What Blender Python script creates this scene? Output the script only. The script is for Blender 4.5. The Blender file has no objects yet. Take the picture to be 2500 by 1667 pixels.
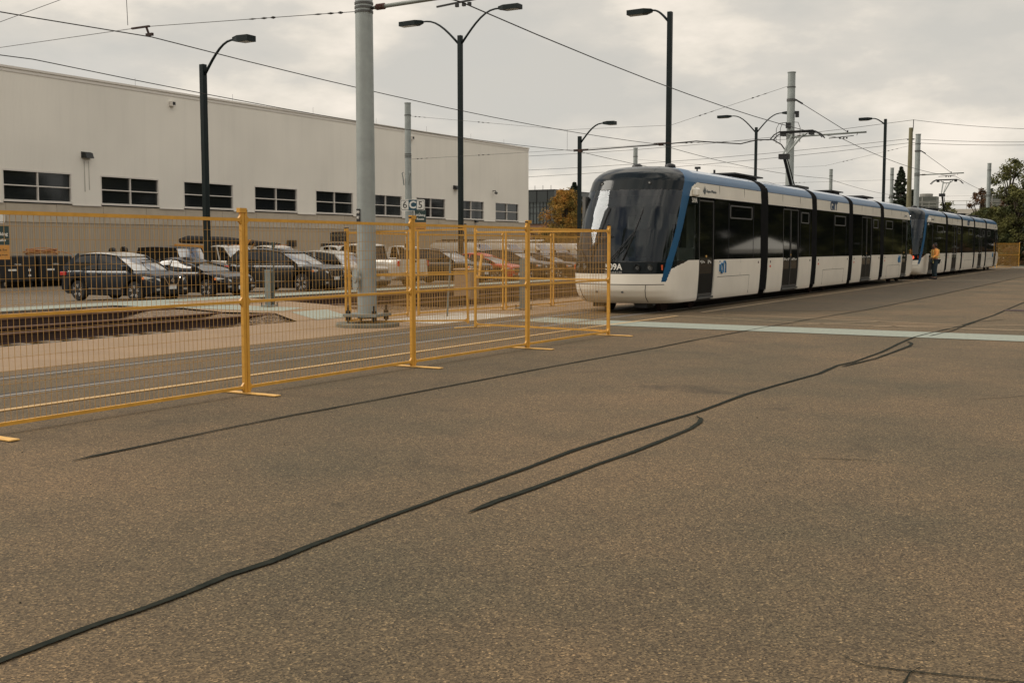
import bpy, bmesh, math, random
from mathutils import Vector, Matrix, noise
random.seed(7)
SC = bpy.context.scene
COL = SC.collection
R = math.radians
# ---------------- camera ----------------
cam = bpy.data.cameras.new('camera'); camo = bpy.data.objects.new('camera', cam); COL.objects.link(camo)
camo.location = (0, 0, 1.56); camo.rotation_euler = (R(90-4.858), 0, R(30.167))
cam.sensor_width = 36; cam.lens = 38.88; cam.clip_start = 0.1; cam.clip_end = 6000
SC.camera = camo
# ---------------- sky, sun, exposure ----------------
SUN_EL, SUN_AZ = 40, 248      # sun stands to the left behind the camera (degrees, clockwise from +Y)
w = bpy.data.worlds.new('World'); SC.world = w; w.use_nodes = True
nt = w.node_tree; nt.nodes.clear(); N = nt.nodes.new; K = nt.links.new
out = N('ShaderNodeOutputWorld'); mix = N('ShaderNodeMixShader')
sky = N('ShaderNodeTexSky'); sky.sky_type = 'NISHITA'; sky.sun_disc = False
sky.sun_elevation = R(SUN_EL); sky.sun_rotation = R(SUN_AZ)
b1 = N('ShaderNodeBackground'); b1.inputs[1].default_value = 0.09; K(sky.outputs[0], b1.inputs[0])
tc = N('ShaderNodeTexCoord')
mp = N('ShaderNodeMapping'); mp.inputs['Scale'].default_value = (1.0, 1.0, 2.6); K(tc.outputs['Generated'], mp.inputs[0])
def wn(scale, detail, rough):
    n = N('ShaderNodeTexNoise'); n.inputs['Scale'].default_value = scale; n.inputs['Detail'].default_value = detail
    n.inputs['Roughness'].default_value = rough; K(mp.outputs[0], n.inputs['Vector']); return n
n1 = wn(4.2, 9, .55); n2 = wn(1.7, 4, .5)
n2.inputs['Distortion'].default_value = .25
cr = N('ShaderNodeValToRGB'); K(n1.outputs[0], cr.inputs[0])
e = cr.color_ramp; e.elements[0].position = .40; e.elements[0].color = (.56, .54, .495, 1)
e.elements[1].position = .62; e.elements[1].color = (.87, .79, .69, 1)
m = e.elements.new(.49); m.color = (.625, .59, .53, 1)
m = e.elements.new(.54); m.color = (.73, .675, .59, 1)
# clouds grow brighter overhead, as an overcast sky does
sx = N('ShaderNodeSeparateXYZ'); K(tc.outputs['Generated'], sx.inputs[0])
mr = N('ShaderNodeMapRange'); K(sx.outputs['Z'], mr.inputs[0]); mr.inputs[1].default_value = .28; mr.inputs[2].default_value = 1
mr.inputs[3].default_value = 1.0; mr.inputs[4].default_value = 3.1
b2 = N('ShaderNodeBackground'); K(cr.outputs[0], b2.inputs[0]); K(mr.outputs[0], b2.inputs[1])
cf = N('ShaderNodeMapRange'); K(n2.outputs[0], cf.inputs[0]); cf.inputs[1].default_value = .40; cf.inputs[2].default_value = .54
cf.inputs[3].default_value = .93; cf.inputs[4].default_value = .99
cm = N('ShaderNodeMapRange'); K(sx.outputs['Z'], cm.inputs[0]); cm.inputs[1].default_value = .25; cm.inputs[2].default_value = .6; cm.inputs[3].default_value = .9; cm.inputs[4].default_value = .12
K(cm.outputs[0], cf.inputs[3]); K(cf.outputs[0], mix.inputs[0]); K(b1.outputs[0], mix.inputs[1]); K(b2.outputs[0], mix.inputs[2]); K(mix.outputs[0], out.inputs[0])
sl = bpy.data.lights.new('sun', 'SUN'); sl.energy = 1.7; sl.angle = R(24); sl.color = (1, .93, .82)
so = bpy.data.objects.new('sun', sl); COL.objects.link(so)
az, el = R(SUN_AZ), R(SUN_EL)
sd = Vector((math.sin(az)*math.cos(el), math.cos(az)*math.cos(el), math.sin(el)))
so.rotation_euler = (-sd).to_track_quat('-Z', 'Y').to_euler(); so.location = sd*50
vs = SC.view_settings; vs.view_transform = 'Standard'; vs.look = 'None'; vs.exposure = 0.15; vs.gamma = 1
SC.render.engine = 'CYCLES'; SC.cycles.max_bounces = 6; SC.cycles.transparent_max_bounces = 16
# ---------------- materials ----------------
MATS = {}
def mat(name, c, rough=.6, metal=0., var=0., vscale=8., bump=0., bscale=40., spec=.5, coat=0., stretch=None, c2=None, emit=None):
    if name in MATS: return MATS[name]
    m = bpy.data.materials.new(name); m.use_nodes = True; t = m.node_tree; p = t.nodes['Principled BSDF']
    p.inputs['Base Color'].default_value = (*c, 1); p.inputs['Roughness'].default_value = rough
    p.inputs['Metallic'].default_value = metal; p.inputs['Specular IOR Level'].default_value = spec
    p.inputs['Coat Weight'].default_value = coat; p.inputs['Coat Roughness'].default_value = .03
    if emit: p.inputs['Emission Color'].default_value = (*emit[0], 1); p.inputs['Emission Strength'].default_value = emit[1]
    g = t.nodes.new('ShaderNodeTexCoord'); mpn = t.nodes.new('ShaderNodeMapping'); t.links.new(g.outputs['Object'], mpn.inputs[0])
    if stretch: mpn.inputs['Scale'].default_value = stretch
    if var or c2:
        n = t.nodes.new('ShaderNodeTexNoise'); n.inputs['Scale'].default_value = vscale; n.inputs['Detail'].default_value = 5
        n.inputs['Roughness'].default_value = .6
        t.links.new(mpn.outputs[0], n.inputs['Vector'])
        r = t.nodes.new('ShaderNodeValToRGB'); t.links.new(n.outputs[0], r.inputs[0])
        r.color_ramp.elements[0].position = .3; r.color_ramp.elements[1].position = .7
        a = c2 if c2 else tuple(max(0, x*(1-var)) for x in c); b = c if c2 else tuple(min(1, x*(1+var)) for x in c)
        r.color_ramp.elements[0].color = (*a, 1); r.color_ramp.elements[1].color = (*b, 1)
        t.links.new(r.outputs[0], p.inputs['Base Color'])
    if bump:
        n = t.nodes.new('ShaderNodeTexNoise'); n.inputs['Scale'].default_value = bscale; n.inputs['Detail'].default_value = 4
        t.links.new(mpn.outputs[0], n.inputs['Vector'])
        bn = t.nodes.new('ShaderNodeBump'); bn.inputs['Strength'].default_value = bump; bn.inputs['Distance'].default_value = .02
        t.links.new(n.outputs[0], bn.inputs['Height']); t.links.new(bn.outputs[0], p.inputs['Normal'])
    MATS[name] = m; return m
def nodes_of(m):
    t = m.node_tree; return t, t.nodes['Principled BSDF'], t.nodes.new, t.links.new
def ramp(t, src, stops):
    r = t.nodes.new('ShaderNodeValToRGB'); t.links.new(src, r.inputs[0]); el = r.color_ramp.elements
    el[0].position, el[0].color = stops[0][0], (*stops[0][1], 1); el[1].position, el[1].color = stops[-1][0], (*stops[-1][1], 1)
    for s in stops[1:-1]:
        x = el.new(s[0]); x.color = (*s[1], 1)
    return r
def mixc(t, mode, fac, a, b):
    n = t.nodes.new('ShaderNodeMix'); n.data_type = 'RGBA'; n.blend_type = mode; n.inputs[0].default_value = fac
    t.links.new(a, n.inputs[6]); t.links.new(b, n.inputs[7]); return n.outputs[2]
def tex(t, kind, vec, scale, **kw):
    n = t.nodes.new('ShaderNodeTex'+kind); n.inputs['Scale'].default_value = scale
    for k, v in kw.items(): n.inputs[k].default_value = v
    t.links.new(vec, n.inputs['Vector']); return n
def asphalt(name, base, tint, dark, patch=.5):
    m = mat(name, base, .85, spec=.25); t, p, N_, K_ = nodes_of(m)
    g = N_('ShaderNodeTexCoord').outputs['Object']
    big = tex(t, 'Noise', g, .35, Detail=5., Roughness=.6)
    c1 = ramp(t, big.outputs[0], [(.34, base), (.5, tuple((a+b)/2 for a, b in zip(base, tint))), (.66, tint)]).outputs[0]
    # aggregate: small stones, light and dark
    v = tex(t, 'Voronoi', g, 118.); v2 = tex(t, 'Voronoi', g, 52.)
    s1 = ramp(t, v.outputs['Color'], [(0., (.22, .22, .22)), (.3, (.62, .61, .60)), (.6, (1.0, 1.0, 1.0)), (.82, (1.5, 1.45, 1.35)), (1., (3.4, 3.2, 2.9))]).outputs[0]
    s2 = ramp(t, v2.outputs['Color'], [(0., (.55, .55, .55)), (.5, (1, 1, 1)), (.86, (1, 1, 1)), (1., (1.9, 1.8, 1.65))]).outputs[0]
    c = mixc(t, 'MULTIPLY', 1., c1, s1); c = mixc(t, 'MULTIPLY', .35, c, s2)
    stn = tex(t, 'Noise', g, .8, Detail=4., Roughness=.55, Distortion=.6)
    c = mixc(t, 'MULTIPLY', 1., c, ramp(t, stn.outputs[0], [(.27, (.62, .64, .66)), (.36, (1, 1, 1)), (1., (1, 1, 1))]).outputs[0])
    md = tex(t, 'Noise', g, 2.3, Detail=6., Roughness=.7)
    c = mixc(t, 'MULTIPLY', patch, c, ramp(t, md.outputs[0], [(.3, dark), (.55, (1, 1, 1)), (.8, (1.12, 1.08, 1.03))]).outputs[0])
    K_(c, p.inputs['Base Color'])
    b = N_('ShaderNodeBump'); b.inputs['Strength'].default_value = .45; b.inputs['Distance'].default_value = .004
    K_(v.outputs['Distance'], b.inputs['Height']); K_(b.outputs[0], p.inputs['Normal']); return m
M_ASPH = asphalt('asphalt', (.084, .066, .038), (.142, .096, .052), (.72, .72, .74), .5)
M_ASPH2 = asphalt('asphalt_grey', (.076, .060, .038), (.104, .075, .044), (.7, .7, .7))
M_LOT = asphalt('lot_asphalt', (.135, .11, .08), (.165, .132, .095), (.75, .75, .75), .7)
M_CONC = mat('concrete_path', (.245, .17, .106), .9, var=.08, vscale=1.5, bump=.2, bscale=60, spec=.2)
M_CONC2 = mat('pale_concrete', (.40, .36, .30), .9, var=.1, vscale=2, bump=.2, bscale=60, spec=.2)
M_CURE = mat('footing_concrete', (.16, .15, .115), .95, var=.35, vscale=6, bump=.5, bscale=30, spec=.2)
M_GREEN = mat('worn_mint_paint', (.205, .225, .185), .8, c2=(.29, .305, .25), vscale=14, bump=.25, bscale=200, spec=.25)
M_YLINE = mat('faded_yellow_paint', (.52, .34, .14), .8, c2=(.36, .235, .12), vscale=18, bump=.2, bscale=200)
M_THIN = mat('faint_marking_paint', (.42, .30, .17), .8, c2=(.27, .20, .12), vscale=10)
M_TAR = mat('crack_sealant', (.009, .012, .009), .9, c2=(.024, .025, .018), vscale=9, spec=.08)
def gravel(name, cols, scale=26.):
    m = mat(name, cols[1], .95, spec=.2); t, p, N_, K_ = nodes_of(m); g = N_('ShaderNodeTexCoord').outputs['Object']
    v = tex(t, 'Voronoi', g, scale)
    K_(ramp(t, v.outputs['Color'], [(0, cols[0]), (.5, cols[1]), (1, cols[2])]).outputs[0], p.inputs['Base Color'])
    b = N_('ShaderNodeBump'); b.inputs['Strength'].default_value = 1; b.inputs['Distance'].default_value = .04
    K_(v.outputs['Distance'], b.inputs['Height']); K_(b.outputs[0], p.inputs['Normal']); return m
M_BALLAST = gravel('dark_ballast', [(.02, .022, .018), (.06, .06, .045), (.16, .15, .12)])
M_GRAVEL = gravel('brown_gravel', [(.07, .05, .035), (.19, .135, .09), (.34, .25, .17)])
M_RAILTOP = mat('rail_head', (.25, .215, .17), .5, .3, var=.2, vscale=6, stretch=(3, .3, 1))
M_RUST = mat('rusty_rail', (.035, .016, .011), .9, var=.4, vscale=5)
M_RAILBRN = mat('rail_top_brown', (.16, .085, .045), .6, .3, var=.3, vscale=5)
M_SLEEPER = mat('weathered_sleeper', (.20, .17, .135), .9, var=.35, vscale=7)
M_YELW = mat('yellow_mesh_wire', (.42, .23, .055), .6)
M_YEL = mat('yellow_fence_paint', (.58, .295, .04), .45, var=.13, vscale=7, bump=.12, bscale=90, spec=.5)
M_YEL2 = mat('yellow_foot_paint', (.62, .36, .10), .6, var=.2, vscale=9)
M_POLE = mat('galvanised_pole', (.30, .325, .31), .5, .35, var=.10, vscale=4, bump=.12, bscale=120)
M_POLE2 = mat('grey_steel', (.20, .215, .195), .55, .3, var=.15, vscale=5)
M_BLACKPOLE = mat('dark_green_black_enamel', (.007, .013, .013), .5, 0, var=.2, vscale=2, spec=.2)
M_DARK = mat('black_metal', (.012, .012, .012), .5, .2)
M_RUBBER = mat('black_rubber', (.012, .012, .012), .8)
M_WIRE = mat('wire_copper_dark', (.02, .018, .016), .5, .5)
M_WHITE = mat('white_paint', (.80, .75, .65), .3, var=.07, vscale=1.1, coat=.35, bump=.012, bscale=3)
M_BLUE = mat('tram_blue', (.010, .075, .165), .35, var=.06, vscale=2, coat=.05, spec=.25)
M_ROOFT = mat('tram_roof_sky_glare', (.38, .43, .50), .3, var=.08, vscale=2, coat=.4)  # upper blue roof: sky reflection put into a paler base colour
M_TBLACK = mat('tram_black', (.006, .009, .010), .10, var=.2, vscale=3, spec=.16, bump=.3, bscale=.9, stretch=(2.2, 1, .3))
M_GLASSD = mat('tinted_window', (.004, .005, .005), .05, spec=.22)
M_GREYF = mat('grey_window_frame', (.075, .075, .07), .5)
M_DOORLOW = mat('door_lower_glass', (.010, .011, .011), .35, spec=.08)
M_BELLOW = mat('bellows_rubber', (.009, .009, .009), .85, spec=.15, var=.3, vscale=4)
M_CHROME = mat('chrome', (.7, .68, .64), .12, 1)
M_TYRE = mat('tyre_rubber', (.012, .012, .012), .85)
M_RIM = mat('alloy_rim', (.50, .48, .45), .35, .2)
M_RED = mat('red_marker', (.6, .05, .02), .4)
M_SIGNW = mat('sign_white', (.68, .66, .60), .5, var=.05, vscale=5)
M_INK = mat('sign_ink', (.02, .025, .025), .6)
def tinted():
    m = bpy.data.materials.new('tinted_windshield'); m.use_nodes = True; t = m.node_tree; t.nodes.clear()
    o = t.nodes.new('ShaderNodeOutputMaterial'); mx = t.nodes.new('ShaderNodeMixShader'); tr = t.nodes.new('ShaderNodeBsdfTransparent')
    gl = t.nodes.new('ShaderNodeBsdfGlossy'); fr = t.nodes.new('ShaderNodeFresnel'); fr.inputs[0].default_value = 1.45
    tr.inputs[0].default_value = (.46, .54, .53, 1); gl.inputs['Roughness'].default_value = .03; gl.inputs[0].default_value = (.9, .95, 1, 1)
    g = t.nodes.new('ShaderNodeTexCoord'); n = t.nodes.new('ShaderNodeTexNoise'); n.inputs['Scale'].default_value = 1.3
    mp_ = t.nodes.new('ShaderNodeMapping'); mp_.inputs['Scale'].default_value = (1.6, 1, .35); t.links.new(g.outputs['Object'], mp_.inputs[0])
    t.links.new(mp_.outputs[0], n.inputs['Vector']); b = t.nodes.new('ShaderNodeBump'); b.inputs['Strength'].default_value = .35; b.inputs['Distance'].default_value = .1
    t.links.new(n.outputs[0], b.inputs['Height']); t.links.new(b.outputs[0], gl.inputs['Normal'])
    t.links.new(fr.outputs[0], mx.inputs[0]); t.links.new(tr.outputs[0], mx.inputs[1]); t.links.new(gl.outputs[0], mx.inputs[2])
    t.links.new(mx.outputs[0], o.inputs[0]); return m
M_TINT = tinted()
# ---------------- mesh helpers ----------------
class MB:
    def __init__(s): s.v = []; s.f = []
    def add(s, vs, fs):
        o = len(s.v); s.v += [tuple(v) for v in vs]; s.f += [tuple(o+i for i in f) for f in fs]; return s
    def box(s, x0, x1, y0, y1, z0, z1):
        return s.add([(x0,y0,z0),(x1,y0,z0),(x1,y1,z0),(x0,y1,z0),(x0,y0,z1),(x1,y0,z1),(x1,y1,z1),(x0,y1,z1)],
                     [(0,3,2,1),(4,5,6,7),(0,1,5,4),(1,2,6,5),(2,3,7,6),(3,0,4,7)])
    def bar(s, p, q, wd, ht=None, up=(0, 0, 1)):
        p = Vector(p); q = Vector(q); d = (q-p).normalized(); u = Vector(up)
        if abs(d.dot(u)) > .98: u = Vector((0, 1, 0))
        a = d.cross(u).normalized(); b = a.cross(d).normalized(); ht = ht or wd
        vs = []
        for c in (p, q):
            for i, j in ((-1,-1),(1,-1),(1,1),(-1,1)): vs.append(c+a*i*wd/2+b*j*ht/2)
        return s.add(vs, [(0,1,2,3)[::-1],(4,5,6,7),(0,1,5,4),(1,2,6,5),(2,3,7,6),(3,0,4,7)])
    def tube(s, pts, r, n=8, caps=True):
        pts = [Vector(p) for p in pts]; rs = r if isinstance(r, (list, tuple)) else [r]*len(pts)
        o = len(s.v); ref = None
        for i, p in enumerate(pts):
            d = (pts[min(i+1, len(pts)-1)]-pts[max(i-1, 0)]).normalized()
            if ref is None:
                ref = Vector((0, 0, 1)) if abs(d.z) < .9 else Vector((1, 0, 0))
            a = d.cross(ref).normalized(); b = a.cross(d).normalized(); ref = b
            for k in range(n):
                t = 2*math.pi*k/n; s.v.append(tuple(p+(a*math.cos(t)+b*math.sin(t))*rs[i]))
        for i in range(len(pts)-1):
            for k in range(n):
                s.f.append((o+i*n+k, o+i*n+(k+1) % n, o+(i+1)*n+(k+1) % n, o+(i+1)*n+k))
        if caps:
            s.f.append(tuple(o+k for k in range(n))[::-1]); s.f.append(tuple(o+(len(pts)-1)*n+k for k in range(n)))
        return s
    def lathe(s, prof, n=24, c=(0, 0, 0), axis='z'):
        o = len(s.v)
        for (r, z) in prof:
            for k in range(n):
                t = 2*math.pi*k/n; x, y = r*math.cos(t), r*math.sin(t)
                v = (x, y, z) if axis == 'z' else ((x, z, y) if axis == 'y' else (z, x, y))
                s.v.append((c[0]+v[0], c[1]+v[1], c[2]+v[2]))
        for i in range(len(prof)-1):
            for k in range(n):
                s.f.append((o+i*n+k, o+i*n+(k+1) % n, o+(i+1)*n+(k+1) % n, o+(i+1)*n+k))
        if prof[0][0] > 1e-4: s.f.append(tuple(o+k for k in range(n))[::-1])
        if prof[-1][0] > 1e-4: s.f.append(tuple(o+(len(prof)-1)*n+k for k in range(n)))
        return s
    def prism(s, poly, z0, z1):
        n = len(poly); a = sum(poly[i][0]*poly[(i+1)%n][1]-poly[(i+1)%n][0]*poly[i][1] for i in range(n))
        if a < 0: poly = poly[::-1]
        return s.add([(x, y, z0) for x, y in poly]+[(x, y, z1) for x, y in poly],
                     [tuple(range(n))[::-1], tuple(range(n, 2*n))]+[(i, (i+1) % n, n+(i+1) % n, n+i) for i in range(n)])
    def extr(s, poly, a0, a1, axis='y'):
        """poly in the plane across axis, extruded a0..a1: axis y -> (x,z); axis x -> (y,z)"""
        n = len(poly)
        f = (lambda p, a: (p[0], a, p[1])) if axis == 'y' else (lambda p, a: (a, p[0], p[1]))
        return s.add([f(p, a0) for p in poly]+[f(p, a1) for p in poly],
                     [tuple(range(n)), tuple(range(n, 2*n))[::-1]]+[(i, n+i, n+(i+1) % n, (i+1) % n) for i in range(n)])
    def build(s, name, m, parent=None, smooth=False, label=None, cat=None, group=None, kind=None, loc=None, bev=0, fix=True):
        me = bpy.data.meshes.new(name); me.from_pydata(s.v, [], s.f); me.update()
        if fix:
            bm = bmesh.new(); bm.from_mesh(me); bmesh.ops.recalc_face_normals(bm, faces=bm.faces); bm.to_mesh(me); bm.free()
        me.materials.append(m)
        if smooth: me.shade_smooth()
        o = bpy.data.objects.new(name, me); COL.objects.link(o)
        if parent: o.parent = parent
        if loc: o.location = loc
        if bev:
            b = o.modifiers.new('bevel', 'BEVEL'); b.width = bev; b.segments = 2; b.limit_method = 'ANGLE'
        if smooth == 'auto':
            try: me.set_sharp_from_angle(angle=R(38))
            except Exception: pass
        return tag(o, label, cat, group, kind)
def tag(o, label=None, cat=None, group=None, kind=None):
    if label: o['label'] = label
    if cat: o['category'] = cat
    if group: o['group'] = group
    if kind: o['kind'] = kind
    return o
def thing(name, label, cat, loc=(0, 0, 0), rz=0, group=None):
    o = bpy.data.objects.new(name, None); COL.objects.link(o); o.location = loc; o.rotation_euler = (0, 0, rz)
    o.empty_display_size = .2
    return tag(o, label, cat, group)
def copy_tree(o, parent=None, root=True):
    c = o.copy(); COL.objects.link(c); c.parent = parent
    for ch in list(o.children): copy_tree(ch, c, False)
    return c
def text(name, s, size, org, right, up, m, parent=None, bold=0., ext=.003, align='CENTER', shear=0, sx=1.):
    cu = bpy.data.curves.new('t', 'FONT'); cu.body = s; cu.size = size; cu.extrude = ext; cu.offset = bold; cu.shear = shear
    cu.align_x = align; cu.align_y = 'CENTER'; cu.resolution_u = 3
    to = bpy.data.objects.new('t', cu); COL.objects.link(to)
    dg = bpy.context.evaluated_depsgraph_get(); me = bpy.data.meshes.new_from_object(to.evaluated_get(dg))
    bpy.data.objects.remove(to); r = Vector(right).normalized(); u = Vector(up).normalized(); n = r.cross(u)
    mt = Matrix(((r.x, u.x, n.x, org[0]), (r.y, u.y, n.y, org[1]), (r.z, u.z, n.z, org[2]), (0, 0, 0, 1))) @ Matrix.Diagonal((sx, 1, 1, 1))
    me.transform(mt); me.materials.clear(); me.materials.append(m)
    o = bpy.data.objects.new(name, me); COL.objects.link(o); o.parent = parent; return o
def lerp(tab, x):
    if x <= tab[0][0]: return tab[0][1]
    for (a, b), (c, d) in zip(tab, tab[1:]):
        if x <= c: return b+(d-b)*(x-a)/(c-a)
    return tab[-1][1]
def struct(o): o['kind'] = 'structure'; return o
# ================= GROUND =================
def sheet(name, poly, z, m, kind='structure'):
    b = MB(); n = len(poly); a = sum(poly[i][0]*poly[(i+1)%n][1]-poly[(i+1)%n][0]*poly[i][1] for i in range(n))
    if a < 0: poly = poly[::-1]
    b.add([(x, y, z) for x, y in poly], [tuple(range(n))]); return b.build(name, m, kind=kind, fix=False)
def rect(x0, x1, y0, y1): return [(x0, y0), (x1, y0), (x1, y1), (x0, y1)]
M_EARTH = mat('grass_earth', (.05, .055, .025), .95, c2=(.09, .075, .04), vscale=.3)
sheet('ground', rect(-3000, 3000, -800, 5000), -.62, M_EARTH)
sheet('asphalt_yard', rect(-12.55, 260, -60, 91), 0, M_ASPH)
sheet('road_patch', [(-9.62, 25.4), (-6.2, 28.0), (-6.15, 60), (-6.1, 90.9), (-9.75, 90.9)], .004, M_ASPH2)
sheet('verge', rect(-12.55, 260, 91.2, 420), .02, M_EARTH)
kb = MB().box(-12.55, 80, 91.0, 91.2, -.2, .13).build('kerb', M_CONC2, kind='structure')
# concrete walkway between the tram track and the ballast, with joints
cw = MB().add([(-15.65, -20, 0), (-12.55, -20, 0), (-12.55, 91, 0), (-15.65, 91, 0), (-15.65, -20, -.5), (-15.65, 91, -.5)], [(0, 1, 2, 3), (0, 3, 5, 4)])
cw.build('concrete_walkway', M_CONC, kind='structure')
j = MB()
for y in range(4, 90, 4): j.add([(-15.6, y, .004), (-12.6, y, .004), (-12.6, y+.02, .004), (-15.6, y+.02, .004)], [(0, 1, 2, 3)])
# ballast bed with the raised crossing mounds
def bal_z(x, y):
    z = -.235+.03*noise.noise(Vector((x*2.5, y*2.5, 0)))
    d = abs(y-21.9)-2.3
    k = max(0, min(1, 1-max(0, d)/1.6)); k = k*k*(3-2*k)
    edge = min(1, (x+24.25)/.5+.0) if x < -23.75 else 1
    return z*(1-k)+(-.035+.018*noise.noise(Vector((x*4, y*4, 3))))*k
b = MB(); nx, ys = 44, []
y = -10.
while y < 95:
    ys.append(y); y += .22 if 8 < y < 36 else 1.2
for yy in ys:
    for i in range(nx+1):
        x = -24.25+(24.25-15.65)*i/nx; b.v.append((x, yy, bal_z(x, yy)))
gv = MB(); gv.v = list(b.v)
for a in range(len(ys)-1):
    for i in range(nx): q = a*(nx+1)+i; (gv if 17.9+.8*noise.noise(Vector((i*.3, 0, 5))) < ys[a] < 26.4 else b).f.append((q, q+1, q+nx+2, q+nx+1))
b.build('ballast_bed', M_BALLAST, smooth=True, kind='stuff', fix=False, label='dark stone ballast under the two rusty tracks', cat='ballast')
gv.build('gravel_ramp', M_GRAVEL, smooth=True, kind='stuff', fix=False, label='brown gravel ramped up to the mint walking route', cat='gravel')
def stones(name, m, n, xr, yr, zf, s0, s1, label):
    b = MB()
    for k in range(n):
        x = random.uniform(*xr); y = random.uniform(*yr); s = random.uniform(s0, s1); z = zf(x, y)
        vs = [Vector((random.uniform(.6, 1)*a*s, random.uniform(.6, 1)*c*s, random.uniform(.4, .8)*e_*s)) for a, c, e_ in ((1,0,0),(-1,0,0),(0,1,0),(0,-1,0),(0,0,1),(0,0,-1))]
        b.add([v+Vector((x, y, z+s*.2)) for v in vs], [(0,2,4),(2,1,4),(1,3,4),(3,0,4),(2,0,5),(1,2,5),(3,1,5),(0,3,5)])
    return b.build(name, m, kind='stuff', fix=False, label=label, cat='gravel')
stones('loose_gravel', M_GRAVEL, 5200, (-18.6, -15.75), (17.6, 26.3), lambda x, y: bal_z(x, y) if abs(y-21.5) > 1.4 else -.3, .015, .04, 'loose brown gravel heaped either side of the crossing')
stones('loose_ballast', M_BALLAST, 5000, (-18.0, -15.75), (8, 18), bal_z, .02, .045, 'loose dark ballast along the edge of the concrete walkway')
# crossing pads of asphalt with a mint walking route
sheet('crossing_pad', [(-15.66, 17.9), (-15.66, 20.4), (-18.0, 22.6), (-19.6, 23.6), (-24.26, 25.5), (-24.26, 21.2), (-19.4, 19.6), (-18.1, 19.9)], .004, M_CONC)
cz = .008
sheet('walking_route_paint', [(-15.6, 18.45), (-15.6, 19.65), (-18.0, 21.7), (-18.02, 20.37)], cz, M_GREEN)
sheet('walking_route_paint', [(-18.5, 20.64), (-19.24, 20.41), (-24.3, 20.3), (-24.3, 22.1), (-19.0, 22.0)], cz, M_GREEN)
sheet('walking_route_paint', rect(-9.3, 60, 20.05, 21.42), cz, M_GREEN)
sheet('walking_route_paint', [(-10.35, 20.05), (-10.35, 21.42), (-9.32, 21.42), (-9.32, 20.05)], cz, M_GREEN)
sheet('walking_route_paint', [(-11.7, 20.3), (-11.7, 21.7), (-10.5, 21.5), (-10.5, 20.1)], cz, M_GREEN)
sheet('pale_walkway', [(-12.58, 18.7), (-12.6, 22.4), (-14.4, 22.2), (-14.3, 18.9)], .006, M_CONC2)
# parking lot, sloping gently away from the tracks
b = MB(); xs = [-24.25, -25.6, -26.6, -31, -46.2, -130]; zs = [0, 0, -.03, -.16, -.17, -.17]; yy = [-60, 140]
for x, z in zip(xs, zs):
    for y in yy: b.v.append((x, y, z))
for i in range(5): b.f.append((2*i+1, 2*i, 2*i+2, 2*i+3))
b.add([(-24.25, -60, 0), (-24.25, 140, 0), (-24.25, 140, -.5), (-24.25, -60, -.5)], [(0, 1, 2, 3)])
b.build('parking_lot', M_LOT, kind='structure', fix=False)
sheet('walking_route_paint', rect(-25.6, -24.32, -20, 91), .006, M_GREEN)
# ---- painted and sealed lines on the yard
def ribbon(name, pts, wd, z, m, jit=0., kind='structure', label=None):
    P = [Vector((x, y, z)) for x, y in pts]; out_ = []
    for i in range(len(P)-1):       # resample with a little wobble
        n = max(1, int((P[i+1]-P[i]).length/.022)) if jit else 1
        for k in range(n): out_.append(P[i].lerp(P[i+1], k/n))
    out_.append(P[-1]); b = MB(); L = len(out_)
    for i, p in enumerate(out_):
        d = (out_[min(i+1, L-1)]-out_[max(0, i-1)]).normalized(); nrm = Vector((-d.y, d.x, 0))
        off = jit*noise.noise(p*2.1)*.6; ww = wd*(1+(.35*noise.noise(p*1.1) if jit else 0)+(.12*noise.noise(p*23) if jit else 0))
        if jit and (i < 9 or L-1-i < 9): ww *= .3+.7*min(i, L-1-i)/9
        r1, r2 = ((.07*noise.noise(p*47), .07*noise.noise(p*53+Vector((9, 0, 0)))) if jit else (0, 0))
        b.v += [tuple(p+nrm*(off+ww*(.5+r1))), tuple(p+nrm*(off-ww*(.5+r2)))]
    for i in range(L-1): b.f.append((2*i, 2*i+1, 2*i+3, 2*i+2))
    return b.build(name, m, kind=kind, fix=False)
main = [(-3.70, 1.2), (-3.71, 2.54), (-3.73, 2.96), (-3.72, 3.19), (-3.73, 3.46), (-3.76, 3.77), (-3.74, 4.05), (-3.77, 4.44), (-3.78, 4.84), (-3.79, 5.28), (-3.8, 5.79), (-3.79, 6.25), (-3.79, 6.72), (-3.82, 7.47), (-3.79, 8.45), (-3.74, 9.33), (-3.7, 10.0), (-3.72, 11.33), (-3.65, 12.48), (-3.55, 13.7), (-3.59, 14.75), (-3.51, 15.3), (-3.49, 16.99), (-3.57, 18.88), (-3.59, 20.04), (-3.49, 21.41), (-3.33, 23.16), (-3.25, 25.05), (-3.18, 27.48), (-3.2, 30.84), (-3.2, 34.42), (-3.1, 60)]
ribbon('crack_seal', main, .044, .0088, M_TAR, .008)
ribbon('crack_seal', [(-3.50, 14.6), (-3.35, 15.95), (-3.33, 17.35), (-3.32, 18.23), (-3.38, 18.74), (-3.52, 19.12)], .045, .0108, M_TAR, .008)
ribbon('crack_seal', [(-3.39, 20.41), (-3.25, 22.12), (-3.25, 23.66), (-3.22, 24.85), (-2.77, 26.08)], .035, .0108, M_TAR, .008)
ribbon('crack_seal', [(-3.44, 5.41), (-3.45, 5.76), (-3.43, 6.22), (-3.42, 7.04), (-3.39, 7.78), (-3.4, 8.49), (-3.41, 8.94), (-3.46, 9.27), (-3.53, 9.5), (-3.62, 9.62)], .044, .0088, M_TAR, .007)
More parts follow.
